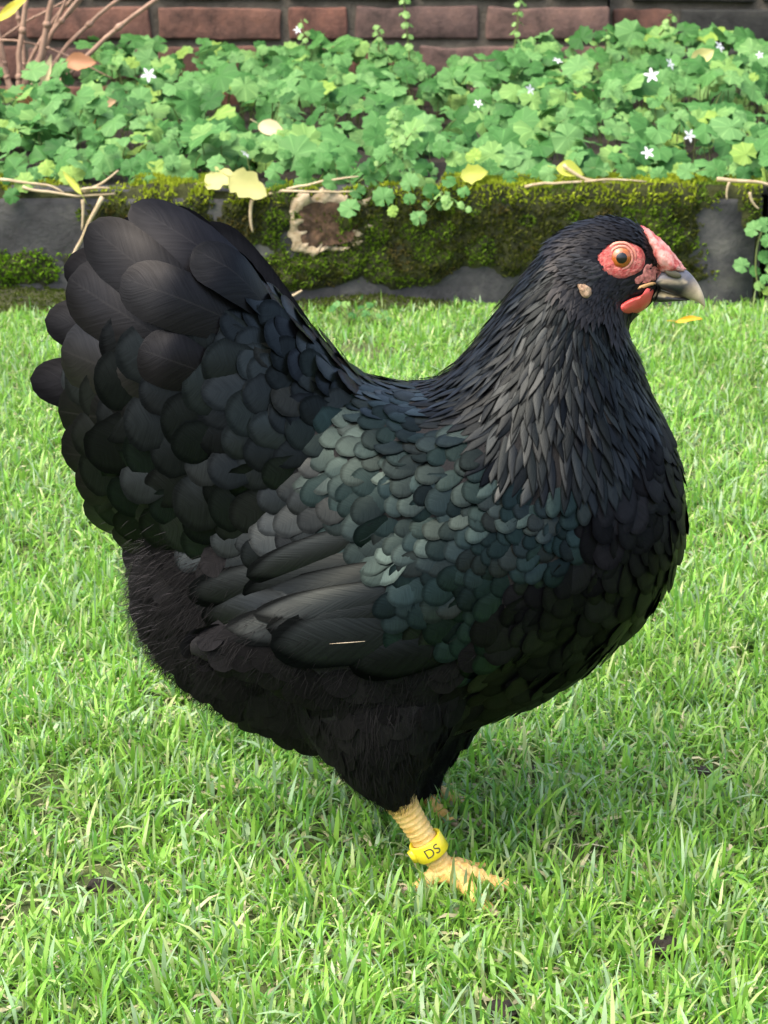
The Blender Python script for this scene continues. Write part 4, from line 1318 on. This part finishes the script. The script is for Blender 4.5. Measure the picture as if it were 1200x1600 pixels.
def plumage():
    # surface samples, variable-radius dart throwing
    vs = np.empty(len(BODY.vertices)*3); BODY.vertices.foreach_get('co', vs); vs = vs.reshape(-1, 3)
    BODY.calc_loop_triangles()
    tr = np.empty(len(BODY.loop_triangles)*3, dtype=np.int32); BODY.loop_triangles.foreach_get('vertices', tr); tr = tr.reshape(-1, 3)
    a, b, c = vs[tr[:, 0]], vs[tr[:, 1]], vs[tr[:, 2]]
    cr = np.cross(b-a, c-a); ar = np.linalg.norm(cr, axis=1)/2
    def sample(n):
        ti = rng.choice(len(tr), n, p=ar/ar.sum())
        r1, r2 = np.sqrt(rng.random(n)), rng.random(n)
        p = a[ti]*(1-r1)[:, None]+b[ti]*(r1*(1-r2))[:, None]+c[ti]*(r1*r2)[:, None]
        nn = cr[ti]/np.linalg.norm(cr[ti], axis=1)[:, None]
        return p, nn
    pts, nrm = sample(26000)
    # concentrate extra darts on the head and neck, where feathers are small
    p2, n2 = sample(260000)
    selh = (p2[:, 2] > P(850, 620, 0).z) & (p2[:, 0] > P(700, 600, 0).x)
    pts = np.concatenate([pts, p2[selh]]); nrm = np.concatenate([nrm, n2[selh]])
    grid = {}; cell = 0.008
    acc = []
    for p, nn in zip(pts, nrm):
        d, s, kind = field(p[0], p[2])
        sp = s[2]/1000*{'head': .55, 'scale': .68, 'hackle': .74, 'covert': .72, 'breast': .76}.get(kind, .84)
        if kind == 'fluff': sp *= 1.0
        key = tuple(np.floor(p/cell).astype(int))
        R = int(math.ceil(sp/cell))
        ok = True
        for i in range(-R, R+1):
            for j in range(-R, R+1):
                for k in range(-R, R+1):
                    for q in grid.get((key[0]+i, key[1]+j, key[2]+k), ()):
                        if (q[0]-p[0])**2+(q[1]-p[1])**2+(q[2]-p[2])**2 < sp*sp: ok = False; break
                    if not ok: break
                if not ok: break
            if not ok: break
        if not ok: continue
        grid.setdefault(key, []).append(p)
        acc.append((Vector(p), Vector(nn), d, s, kind))
    spec = {'hackle': ('lance', 'f_hackle', 'neck_feather', .11), 'breast': ('round', 'f_breast_shaded_tail', 'breast_feather', .10), 'scale': ('round', 'f_scale', 'wing_covert', .13),
            'covert': ('round', 'f_covert', 'tail_covert', .17), 'fluff': ('round', 'fluff_v', 'belly_feather', .10), 'head': ('lance', 'head_f', 'head_feather', .16)}
    byk = {}
    for p, n, d, s, kind in acc:
        if kind == 'head' and bare_face(p): continue
        if wing_zone(p): continue
        byk.setdefault(kind, []).append((p, n, d, s))
    for kind, lst in byk.items():
        shape, mat, nm, lift = spec[kind]
        out = []
        for p, n, d, s in lst:
            t = Vector((d[0], 0, d[1]))
            if kind == 'fluff' and abs(n.dot(t)) > .8: continue
            if abs(n.dot(t)) > 0.93: t = t+Vector((0, 0, -.4))
            jit = random.gauss(0, .16)
            t = Matrix.Rotation(jit, 3, n) @ (t-n*t.dot(n))
            if t.length < 1e-4: continue
            s = s*{'scale': .84, 'covert': .86, 'breast': .9}.get(kind, 1.0)
            L, W = s[0]/1000*random.uniform(.85, 1.22), s[1]/1000*random.uniform(.85, 1.25)*{'scale': 1.0, 'covert': 1.12, 'breast': 1.1, 'hackle': .80}.get(kind, 1.0)
            m = fmat(p+n*(.0008 if kind == 'head' else -.0004)-t.normalized()*L*(0.3 if kind == 'head' else .4), t, n, L, W, lift*random.uniform(.6, 1.45), random.gauss(0, .10), .5 if kind != 'hackle' else .8)
            vis = n.dot((CAM-p).normalized())
            out.append((vis*L*W if vis > 0.1 else 0, m))
        out.sort(key=lambda q: -q[0])
        lim = 0 if kind in ('head', 'fluff') else 300
        J = Joined(); any_ = False
        for i, (sc, m) in enumerate(out):
            if i < lim and sc > 0:
                obj(nm, vane_me(shape, i % 4, mat), None, HEN, m)
            else:
                J.add(VARR[shape][i % 4], m); any_ = True
        if any_:
            tag(obj(nm+'s', J.mesh(nm+'s'), M[mat], HEN), kind='stuff')
    return acc
M['fluff_v'] = feather_mat('fluffy_vane', [(0, (0.0018, 0.0018, 0.0020)), (1, (0.0036, 0.0036, 0.0040))], rough=0.8, tint=(.95, .92, .95), spec=0.15, lace_shade=1.0, streak=.8)
ACC = plumage()

def fluff():
    "loose hair-like down on belly, vent and thighs"
    nb = 0
    Vs, Cs = [], []
    pts = [(p, n, d, s, k) for p, n, d, s, k in ACC if k in ('fluff',)]
    for p, n, d, s, k in pts:
        u, v = proj(p)
        m = 30 if u < 330 else 14
        for _ in range(m):
            q = p+Vector((random.gauss(0, .005), random.gauss(0, .005), random.gauss(0, .005)))
            loc, nn, i, ds = BV.find_nearest(q)
            t = Vector((d[0]+random.gauss(0, .25), random.gauss(0, .25), d[1]+random.gauss(0, .25)))
            t = (t-nn*t.dot(nn))
            if t.length < 1e-3: continue
            t.normalize()
            L = random.uniform(.006, .012)*(1.25 if u < 330 else .85)
            w_ = random.uniform(.00008, .00015)
            sd_ = nn.cross(t)*w_
            lf_ = random.uniform(.2, .55)
            a = loc+nn*.001
            b = a+(t*math.cos(lf_)+nn*math.sin(lf_))*L*.55
            c = b+(t*math.cos(lf_*.3)+nn*math.sin(lf_*.3)+Vector((0, 0, -.15)))*L*.5
            Vs += [a-sd_, a+sd_, b-sd_*.8, b+sd_*.8, c]
    Vd = []
    for p, n, d, s, k in ACC:
        u, v = proj(p)
        if not (u < 265 and 830 < v < 1040): continue
        for _ in range(9):
            q = p+Vector((random.gauss(0, .006), random.gauss(0, .006), random.gauss(0, .006)))
            loc, nn, i, ds = BV.find_nearest(q)
            t = Vector((-.9+random.gauss(0, .3), random.gauss(0, .3), -.35+random.gauss(0, .3))).normalized()
            L = random.uniform(.005, .010)
            sd_ = t.orthogonal().normalized()*random.uniform(.00005, .00009)
            a_ = loc; b_2 = a_+t*L*.55+nn*L*.25; c_ = b_2+t*L*.45+Vector((0, 0, -.1*L))
            Vd += [a_-sd_, a_+sd_, b_2-sd_, b_2+sd_, c_]
    if Vd:
        A = np.array([tuple(q) for q in Vd]); bb = (np.arange(len(A)//5)*5)[:, None]
        tag(obj('down', mesh_np('down', A, [bb+np.array([0, 1, 3, 2]), bb+np.array([2, 3, 4])]), M['down'], HEN), kind='stuff')
    V = np.array([tuple(q) for q in Vs]); n = len(V)//5
    b = (np.arange(n)*5)[:, None]
    tag(obj('fluff', mesh_np('fluff', V, [b+np.array([0, 1, 3, 2]), b+np.array([2, 3, 4])]), M['fluff'], HEN), kind='stuff')
fluff()

# hand-placed tail and wing feathers ---------------------------------------
def quill(name, mat, base, tip, wpx, out=2.0, Ytip=None, roll=0.0, far=False, kind='long', i=0, Ybase=None, face=0.35):
    "one large feather laid along the body from base to tip, following the surface under it"
    n_ = 12
    pts, nrs = [], []
    last = None
    for k in range(n_+1):
        t = k/n_
        u, v = base[0]+(tip[0]-base[0])*t, base[1]+(tip[1]-base[1])*t
        loc = None
        if not far: loc, nn = hit(u, v)
        if loc is None:
            Y = (Ybase+(Ytip-Ybase)*t) if far else (last[0].y*.92+.001 if last else -.02)
            loc = P(u, v, Y); nn = last[1] if last else Vector((0, -1, .15))
        last = (loc, nn)
        pts.append(loc); nrs.append(nn)
    # smooth the run of points, then lift it
    for _ in range(8):
        pts = [pts[0]]+[(pts[k-1]+pts[k]*2+pts[k+1])/4 for k in range(1, n_)]+[pts[-1]]
        nrs = [nrs[0]]+[(nrs[k-1]+nrs[k]*2+nrs[k+1])/4 for k in range(1, n_)]+[nrs[-1]]
    V, Fc, uv = [], [], []
    W = wpx/F*(pts[6]-CAM).length
    r_ = random.Random(i*7+wpx)
    lobe = r_.uniform(-.08, .08)
    for k in range(n_+1):
        t = 1-(1-k/n_)**1.5
        f = t*n_; k0 = min(int(f), n_-1); fr = f-k0
        p = pts[k0].lerp(pts[k0+1], fr); nn = nrs[k0].lerp(nrs[k0+1], fr)
        view = (CAM-p).normalized()
        nn = (nn.normalized()*(1-face)+view*face).normalized()
        tg = (pts[min(k0+1, n_)]-pts[k0]).normalized()
        nn = (nn-tg*nn.dot(tg)).normalized()
        if roll: nn = Matrix.Rotation(roll, 3, tg) @ nn
        side = nn.cross(tg)
        lift = (-.0020*(1-t)**2+out*.001*min(1, t*1.6)) if not far else 0
        w_ = .30+.20*min(1, t/.5)
        if t > .70: w_ = .5*math.sqrt(max(0, 1-((t-.70)/.30)**2.3))
        w_ = max(w_, .012)
        for c in (-1, -.66, -.33, 0, .33, .66, 1):
            yy = c*w_*(1+lobe*c)*W*(1+.02*r_.uniform(-1, 1))
            V.append(p+side*yy+nn*(lift-.16*W*(c*w_*2)**2*.5+.05*W*math.sin(t*math.pi)))
            uv.append((.5+.49*c, t))
    for k in range(n_):
        for c in range(6):
            a = k*7+c
            Fc.append((a, a+1, a+8, a+7))
    o = obj(name, mesh_py(name, V, Fc, uv=uv), M[mat], HEN)
    if not far and name == 'wing_feather': QUILLS.append((V, Fc, uv))
    return o
QUILLS = []
tails = [  # base, tip, width, outward mm, roll
 ((430, 470), (204, 328), 96, 4, 0), ((340, 520), (147, 354), 98, 7, 0), ((300, 560), (118, 436), 125, 6, 0), ((270, 610), (106, 545), 125, 4.5, -.1), ((260, 660), (98, 640), 112, 3, -.15), ((260, 720), (100, 705), 104, 2, -.15),
 ((270, 770), (122, 755), 98, 2, -.15), ((290, 810), (136, 800), 92, 2, -.2), ((380, 510), (205, 440), 96, 11, 0), ((430, 490), (296, 405), 82, 11, .1), ((340, 590), (226, 545), 88, 8, 0),
 ((320, 860), (178, 838), 76, 1, -.2)]
for i, (b, t, w_, o_, r_) in enumerate(tails):
    quill('tail_feather', 'f_tail', b, t, w_, o_, roll=r_, i=i)
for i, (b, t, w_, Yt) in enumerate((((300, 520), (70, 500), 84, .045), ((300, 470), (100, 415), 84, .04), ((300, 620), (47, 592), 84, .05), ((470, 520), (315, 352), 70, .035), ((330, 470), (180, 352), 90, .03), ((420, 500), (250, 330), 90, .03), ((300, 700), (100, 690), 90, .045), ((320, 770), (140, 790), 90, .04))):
    quill('tail_feather', 'f_breast_shaded_tail', b, t, w_, 0, Ytip=Yt, Ybase=.03, far=True, i=i, roll=0.1)  # blacker breast vane stands in for shade on the far feathers' inner side
wing = [((600, 820), (392, 898), 50, 5.0, 0), ((640, 850), (385, 925), 50, 4.4, 0), ((520, 890), (296, 928), 62, 2.6, 0), ((650, 880), (390, 945), 50, 3.8, 0), ((660, 910), (400, 965), 50, 3.2, 0), ((540, 935), (318, 962), 70, 2.2, 0), ((600, 960), (352, 984), 62, 1.2, 0), ((690, 975), (424, 1008), 92, 3.0, 0), ((670, 935), (418, 982), 48, 2.6, 0), ((680, 955), (450, 992), 46, 2.0, 0), ((740, 1000), (545, 1036), 72, 3.0, 0)]
for i, (b, t, w_, o_, r_) in enumerate(wing):
    fo = quill('wing_feather', 'f_wing', b, t, w_, o_, roll=r_, i=i)
    if i == 7:
        # pale bare shaft of the lowest secondary
        q = [hit(*x)[0] for x in ((515, 1006), (545, 1004), (570, 1002))]
        if all(q):
            vw = (CAM-q[0]).normalized()*.0045
            v, f = tube([x+vw for x in q], [.00008, .0002, .00014], 6)
            obj('shaft', mesh_py('shaft', v, f), M['claw'], fo)
# the same feathers on the far side, for the whole bird
def mirror_far():
    Jw = Joined()
    for v, f, u in QUILLS:
        Jw.add(base_arrays(v, f, u), Matrix.Diagonal((1, -1, 1, 1)))
    tag(obj('far_wing_feathers', Jw.mesh('far_wing_feathers'), M['f_wing'], HEN), kind='stuff')
mirror_far()

# head parts ----------------------------------------------------------------
def patch(name, poly, h, mat, parent, rings=7, dens=4, wrinkle=0.0, freq=400, cen=None, edge=-0.0006, conc=0.0, both=True):
    pl = []
    for i in range(len(poly)):
        a, b = Vector(poly[i]), Vector(poly[(i+1) % len(poly)])
        c0, d0 = Vector(poly[i-1]), Vector(poly[(i+2) % len(poly)])
        for k in range(dens):
            t = k/dens
            pl.append(0.5*((2*a)+(b-c0)*t+(2*c0-5*a+4*b-d0)*t*t+(3*a-c0-3*b+d0)*t**3))
    c = Vector(cen) if cen else sum(pl, Vector((0, 0)))/len(pl)
    V, Fc = [], []
    def put(q, r):
        loc, nn = hit(q.x, q.y)
        if loc is None or loc.y > 0.004: loc = P(q.x, q.y, -0.004)
        vw = (CAM-loc).normalized()
        hh = edge+(h-edge)*(1-r**5)
        hh += wrinkle*noise.noise(loc*freq)*(1-r**6)
        if conc: hh += conc*math.sin(r*26+3*noise.noise(loc*200))*(1-r**6)
        V.append(loc+vw*hh)
    put(c, 0)
    n = len(pl)
    for k in range(1, rings+1):
        for q in pl: put(c+(q-c)*(k/rings), k/rings)
    for i in range(n): Fc.append((0, 1+i, 1+(i+1) % n))
    for k in range(rings-1):
        for i in range(n):
            Fc.append((1+k*n+i, 1+(k+1)*n+i, 1+(k+1)*n+(i+1) % n, 1+k*n+(i+1) % n))
    o = obj(name, mesh_py(name, V, Fc), M[mat], parent)
    if both:
        V2 = [Vector((p.x, -p.y, p.z)) for p in V]
        obj(name, mesh_py(name, V2, [tuple(reversed(f)) for f in Fc]), M[mat], parent)
    return o

patch('lore', [(1005, 414), (1014, 407), (1026, 410), (1038, 420), (1040, 434), (1026, 441), (1008, 446), (992, 448), (984, 442), (992, 433), (1001, 427)], .0002, 'lore', HEN, wrinkle=.0004, freq=600)
patch('face_skin', [(930, 398), (938, 390), (952, 379), (970, 375), (987, 378), (1001, 384), (1009, 394), (1011, 408), (1006, 422), (992, 431), (975, 437), (958, 436), (944, 427), (934, 415)], .0016, 'skin', HEN, rings=12, dens=5, wrinkle=.0006, freq=420, cen=(971, 404), conc=.00022)

def eye(sign):
    loc, nn = hit(971, 403)
    vw = (CAM-loc).normalized()
    if sign > 0:
        loc = Vector((loc.x, -loc.y, loc.z)); vw = Vector((vw.x, -vw.y, vw.z))
    px = (loc-CAM).length/F if sign < 0 else (Vector((loc.x, -loc.y, loc.z))-CAM).length/F
    ax = (vw*0.75+Vector((0.12, sign*.8, 0.02))).normalized()
    R = 20*px
    cen = loc+vw*(.0026)-ax*R*.80
    def cap(r0, r1, rs, n=40, k=8):
        "spherical cap zone between angular radii (as flat radii r0..r1 of R)"
        V, Fc = [], []
        x = ax.orthogonal().normalized(); y = ax.cross(x)
        for i in range(k+1):
            rr = r0+(r1-r0)*i/k
            z = math.sqrt(max(0, 1-rr*rr))
            for j in range(n):
                a = 2*math.pi*j/n
                V.append(cen+(x*math.cos(a)*rr+y*math.sin(a)*rr+ax*z)*R*rs)
        for i in range(k):
            for j in range(n):
                Fc.append((i*n+j, (i+1)*n+j, (i+1)*n+(j+1) % n, i*n+(j+1) % n))
        return mesh_py('eye', V, Fc)
    e = obj('eye', cap(.66, .97, 1.0), M['iris_rim'], HEN)
    obj('iris', cap(.40, .74, 1.006), M['iris'], e)
    obj('pupil', cap(.0, .42, 1.010), M['pupil'], e)
    # two soft rolls of lid round the eyeball
    x = ax.orthogonal().normalized(); y = ax.cross(x)
    for rr, th, off, mt in ((.86, .13, .52, 'lid'), (1.12, .13, .28, 'lid')):
        V, Fc = [], []
        n, m = 44, 8
        for j in range(n):
            a = 2*math.pi*j/n
            d = x*math.cos(a)+y*math.sin(a)
            wob = 1+.04*noise.noise(d*3+Vector((rr*9, 0, 0)))
            c = cen+d*R*rr*wob+ax*R*off
            for k in range(m):
                b = 2*math.pi*k/m
                V.append(c+(d*math.cos(b)+ax*math.sin(b))*R*th)
        for j in range(n):
            for k in range(m):
                Fc.append((j*m+k, ((j+1) % n)*m+k, ((j+1) % n)*m+(k+1) % m, j*m+(k+1) % m))
        obj('eyelid', mesh_py('eyelid', V, Fc), M[mt], e)
eye(-1); eye(1)

patch('wattle', [(967, 480), (970, 489), (987, 491), (1001, 487), (1014, 476), (1019, 463), (1021, 453), (1013, 448), (1003, 460), (987, 466), (975, 472)], .0040, 'wattle', HEN, rings=8, wrinkle=.0007, freq=300, edge=.0002)
patch('earlobe', [(899, 440), (912, 441), (924, 449), (926, 460), (918, 468), (907, 462)], .0040, 'lobe', HEN, rings=5, wrinkle=.0012, freq=450)
def cheek():
    J = Joined()
    poly = [(890, 404), (915, 401), (934, 412), (941, 430), (930, 442), (905, 440), (888, 424)]
    k = 0
    while k < 170:
        u, v = random.uniform(885, 943), random.uniform(398, 444)
        if not inside(u, v, poly): continue
        loc, nn = hit(u, v)
        t = Vector((-1, 0, -.25+random.gauss(0, .2)))
        J.add(VARR['lance'][k % 4], fmat(loc+nn*.0014, t, nn, random.uniform(.005, .008), random.uniform(.0009, .0016), random.uniform(.1, .4)))
        k += 1
    tag(obj('cheek_feathers', J.mesh('cheek_feathers'), M['cheek_f'], HEN), kind='stuff')
cheek()
patch('gape', [(991, 452), (1000, 446), (1020, 440), (1028, 443), (1012, 449), (999, 454)], .0016, 'gape', HEN, rings=4, wrinkle=.0003)

def head_solid(name, secs, mat, colour=None, n=20, bumpy=0.0, power=2.0):
    V, Fc = loft(secs, n=n, power=power)
    if bumpy:
        V = [p+Vector((noise.noise(p*420), noise.noise(p*420+Vector((5, 0, 0))), noise.noise(p*420+Vector((0, 5, 0)))))*bumpy for p in V]
    if colour:
        A = np.array([tuple(p) for p in V])
        q = np.array([f for f in Fc if len(f) == 4])
        me = mesh_np(name, A, [q, np.array([Fc[-2]]), np.array([Fc[-1]])], col=np.array([colour(p) for p in V]))
    else:
        me = mesh_py(name, V, Fc)
    return obj(name, me, M[mat], HEN)
head_solid('comb', [((1000, 354), (1004, 360), .003), ((1011, 357), (1010, 380), .0072), ((1024, 367), (1018, 402), .0098), ((1040, 381), (1026, 418), .0108), ((1054, 398), (1036, 423), .0098), ((1066, 413), (1048, 423), .0070), ((1072, 420), (1060, 424), .003)], 'comb', bumpy=.0009, n=34)
def beak_col(p):
    u, v = proj(p)
    # dark horn with a pale tip and a pale lower rim
    t = max(0, min(1, (u-1064)/30+(v-450)/42-.12))
    dark = np.array((0.020, 0.020, 0.024)); mid = np.array((0.12, 0.12, 0.135)); pale = np.array((0.55, 0.45, 0.30))
    top = max(0, min(1, (452-v)/25))  # bluish-grey sheen painted on the upper part of the beak
    rim = .75*math.exp(-((v-440)/3.5)**2)*(1 if 1030 < u < 1072 else 0)
    t = max(t, rim)
    return (dark*(1-top)+mid*top)*(1-t)+pale*t
head_solid('upper_beak', [((1034, 420), (1014, 446), .0065), ((1058, 416), (1036, 453), .0072), ((1074, 423), (1058, 461), .0062), ((1087, 437), (1076, 467), .0048), ((1096, 453), (1088, 471), .0033), ((1101, 468), (1096, 476), .0018), ((1102, 479), (1100, 480), .0004)], 'beak', beak_col, n=28, power=2.1)
head_solid('lower_beak', [((1016, 448), (1012, 470), .0058), ((1032, 453), (1030, 472), .0052), ((1050, 459), (1047, 471), .0042), ((1068, 464), (1065, 470), .0026), ((1078, 467), (1077, 469), .0008)], 'beak', lambda p: np.array((.34, .28, .15)) if proj(p)[1] < 464 else np.array((.03, .028, .028)), n=20)
def nostril(s):
    bmx = bmesh.new(); bmesh.ops.create_uvsphere(bmx, u_segments=16, v_segments=10, radius=1)
    c = P(1052, 428, -.0076); c.y *= -s
    me = bpy.data.meshes.new('nostril'); bmx.to_mesh(me); bmx.free()
    me.polygons.foreach_set('use_smooth', [True]*len(me.polygons))
    m = Matrix.Translation(c) @ Matrix.Rotation(.35, 4, 'Y') @ Matrix.Diagonal((.0040, .0012, .0017, 1))
    n_ = obj('nostril', me, M['ink'], HEN, m)
nostril(-1); nostril(1)

# legs -----------------------------------------------------------------------
def leg(Yl, hock, ankle, label=None, band=False):
    A, B = Vector(hock), Vector(ankle)
    n = 48
    pts = [A.lerp(B, i/n) for i in range(n+1)]
    rad = []
    for i in range(n+1):
        t = i/n
        r = .0068*(1-t)+.0052*t+.0016*math.exp(-((t-1)/.12)**2)+.0012*math.exp(-(t/.15)**2)
        rad.append(r*(1+(-.07, .05, .03)[i % 3]))
    v, f = tube(pts, rad, 16)
    lg = obj('leg', mesh_py('leg', v, f), M['leg'], HEN)
    # toes
    for ang, L in ((0.0, .031), (.75, .027), (-.90, .031), (math.pi+.25, .018)):
        d = Vector((math.cos(ang), math.sin(ang), 0))
        tp = []
        tr_ = []
        m = 27
        for i in range(m+1):
            t = i/m
            z = .0065+.005*math.sin(math.pi*min(1, t*1.2))*(1-t)-.004*t
            tp.append(Vector((B.x, B.y, 0))+d*(L*t)+Vector((0, 0, max(z, .003)+(.004*(1-t)**3))))
            tr_.append((.0050*(1-t)+.0028*t)*(1+(-.10, .06, .03)[i % 3])*(1+.12*max(0, math.sin(t*9.5))))
        v, f = tube(tp, tr_, 12)
        to = obj('toe', mesh_py('toe', v, f), M['leg'], lg)
        e = tp[-1]
        v, f = tube(bez(e-d*.002, e+d*.006+Vector((0, 0, .002)), e+d*.011+Vector((0, 0, -.005)), 6), [.0024*(1-.9*i/6) for i in range(7)], 8)
        obj('claw', mesh_py('claw', v, f), M['claw'], lg)
    if band:
        ax = (B-A).normalized()
        c = A.lerp(B, .62)
        sidev = ax.cross(Vector((0, 1, 0))).normalized()
        fr = ax.cross(sidev)
        V, Fc = [], []
        k = 40
        prof = [(-.0044, .0069), (-.0047, .0078), (-.0040, .0084), (.0040, .0084), (.0047, .0078), (.0044, .0069)]
        for j in range(k):
            a = 2*math.pi*j/k
            d = sidev*math.cos(a)+fr*math.sin(a)
            for z, r in prof: V.append(c+ax*z+d*r)
        q = len(prof)
        for j in range(k):
            for i in range(q):
                Fc.append((j*q+i, ((j+1) % k)*q+i, ((j+1) % k)*q+(i+1) % q, j*q+(i+1) % q))
        bd = obj('leg_band', mesh_py('leg_band', V, Fc), M['band'], lg)
        tag(bd, 'bright yellow plastic leg band printed with dark letters')
        # printed letters DS, wrapped round the band
        cu = bpy.data.curves.new('t', 'FONT'); cu.body = 'DS'; cu.size = .0068; cu.align_x = 'CENTER'; cu.align_y = 'CENTER'
        to = bpy.data.objects.new('t', cu); COL.objects.link(to)
        dg = bpy.context.evaluated_depsgraph_get()
        tm = bpy.data.meshes.new_from_object(to.evaluated_get(dg))
        bpy.data.objects.remove(to)
        toward = (CAM-c); toward = (toward-ax*toward.dot(ax)).normalized()
        right = ax.cross(toward) if ax.cross(toward).x > 0 else -(ax.cross(toward))
        up = toward.cross(right)
        bmx = bmesh.new(); bmx.from_mesh(tm)
        bmesh.ops.subdivide_edges(bmx, edges=[e for e in bmx.edges if e.calc_length() > .0012], cuts=2)
        for vv in bmx.verts:
            th = vv.co.x/.0084
            vv.co = c+up*vv.co.y+(toward*math.cos(th)+right*math.sin(th))*.00855
        bmx.to_mesh(tm); bmx.free()
        tm.materials.clear()
        obj('lettering', tm, M['ink'], bd)
        # small clip nub of the band
        p0 = c-right*.0082
        v, f = tube([p0-ax*.003, p0+ax*.003], [.0022, .0022], 8)
        obj('clip', mesh_py('clip', v, f), M['band'], bd)
    return lg
hk = P(622, 1246, -.045); an = P(699, 1368, -.045)
leg(-.045, hk, an, band=True)
hk2 = P(625, 1195, .045); an2 = PG(648, 1246, .006)
leg(.045, hk2, Vector((an2.x, an2.y, .008)))
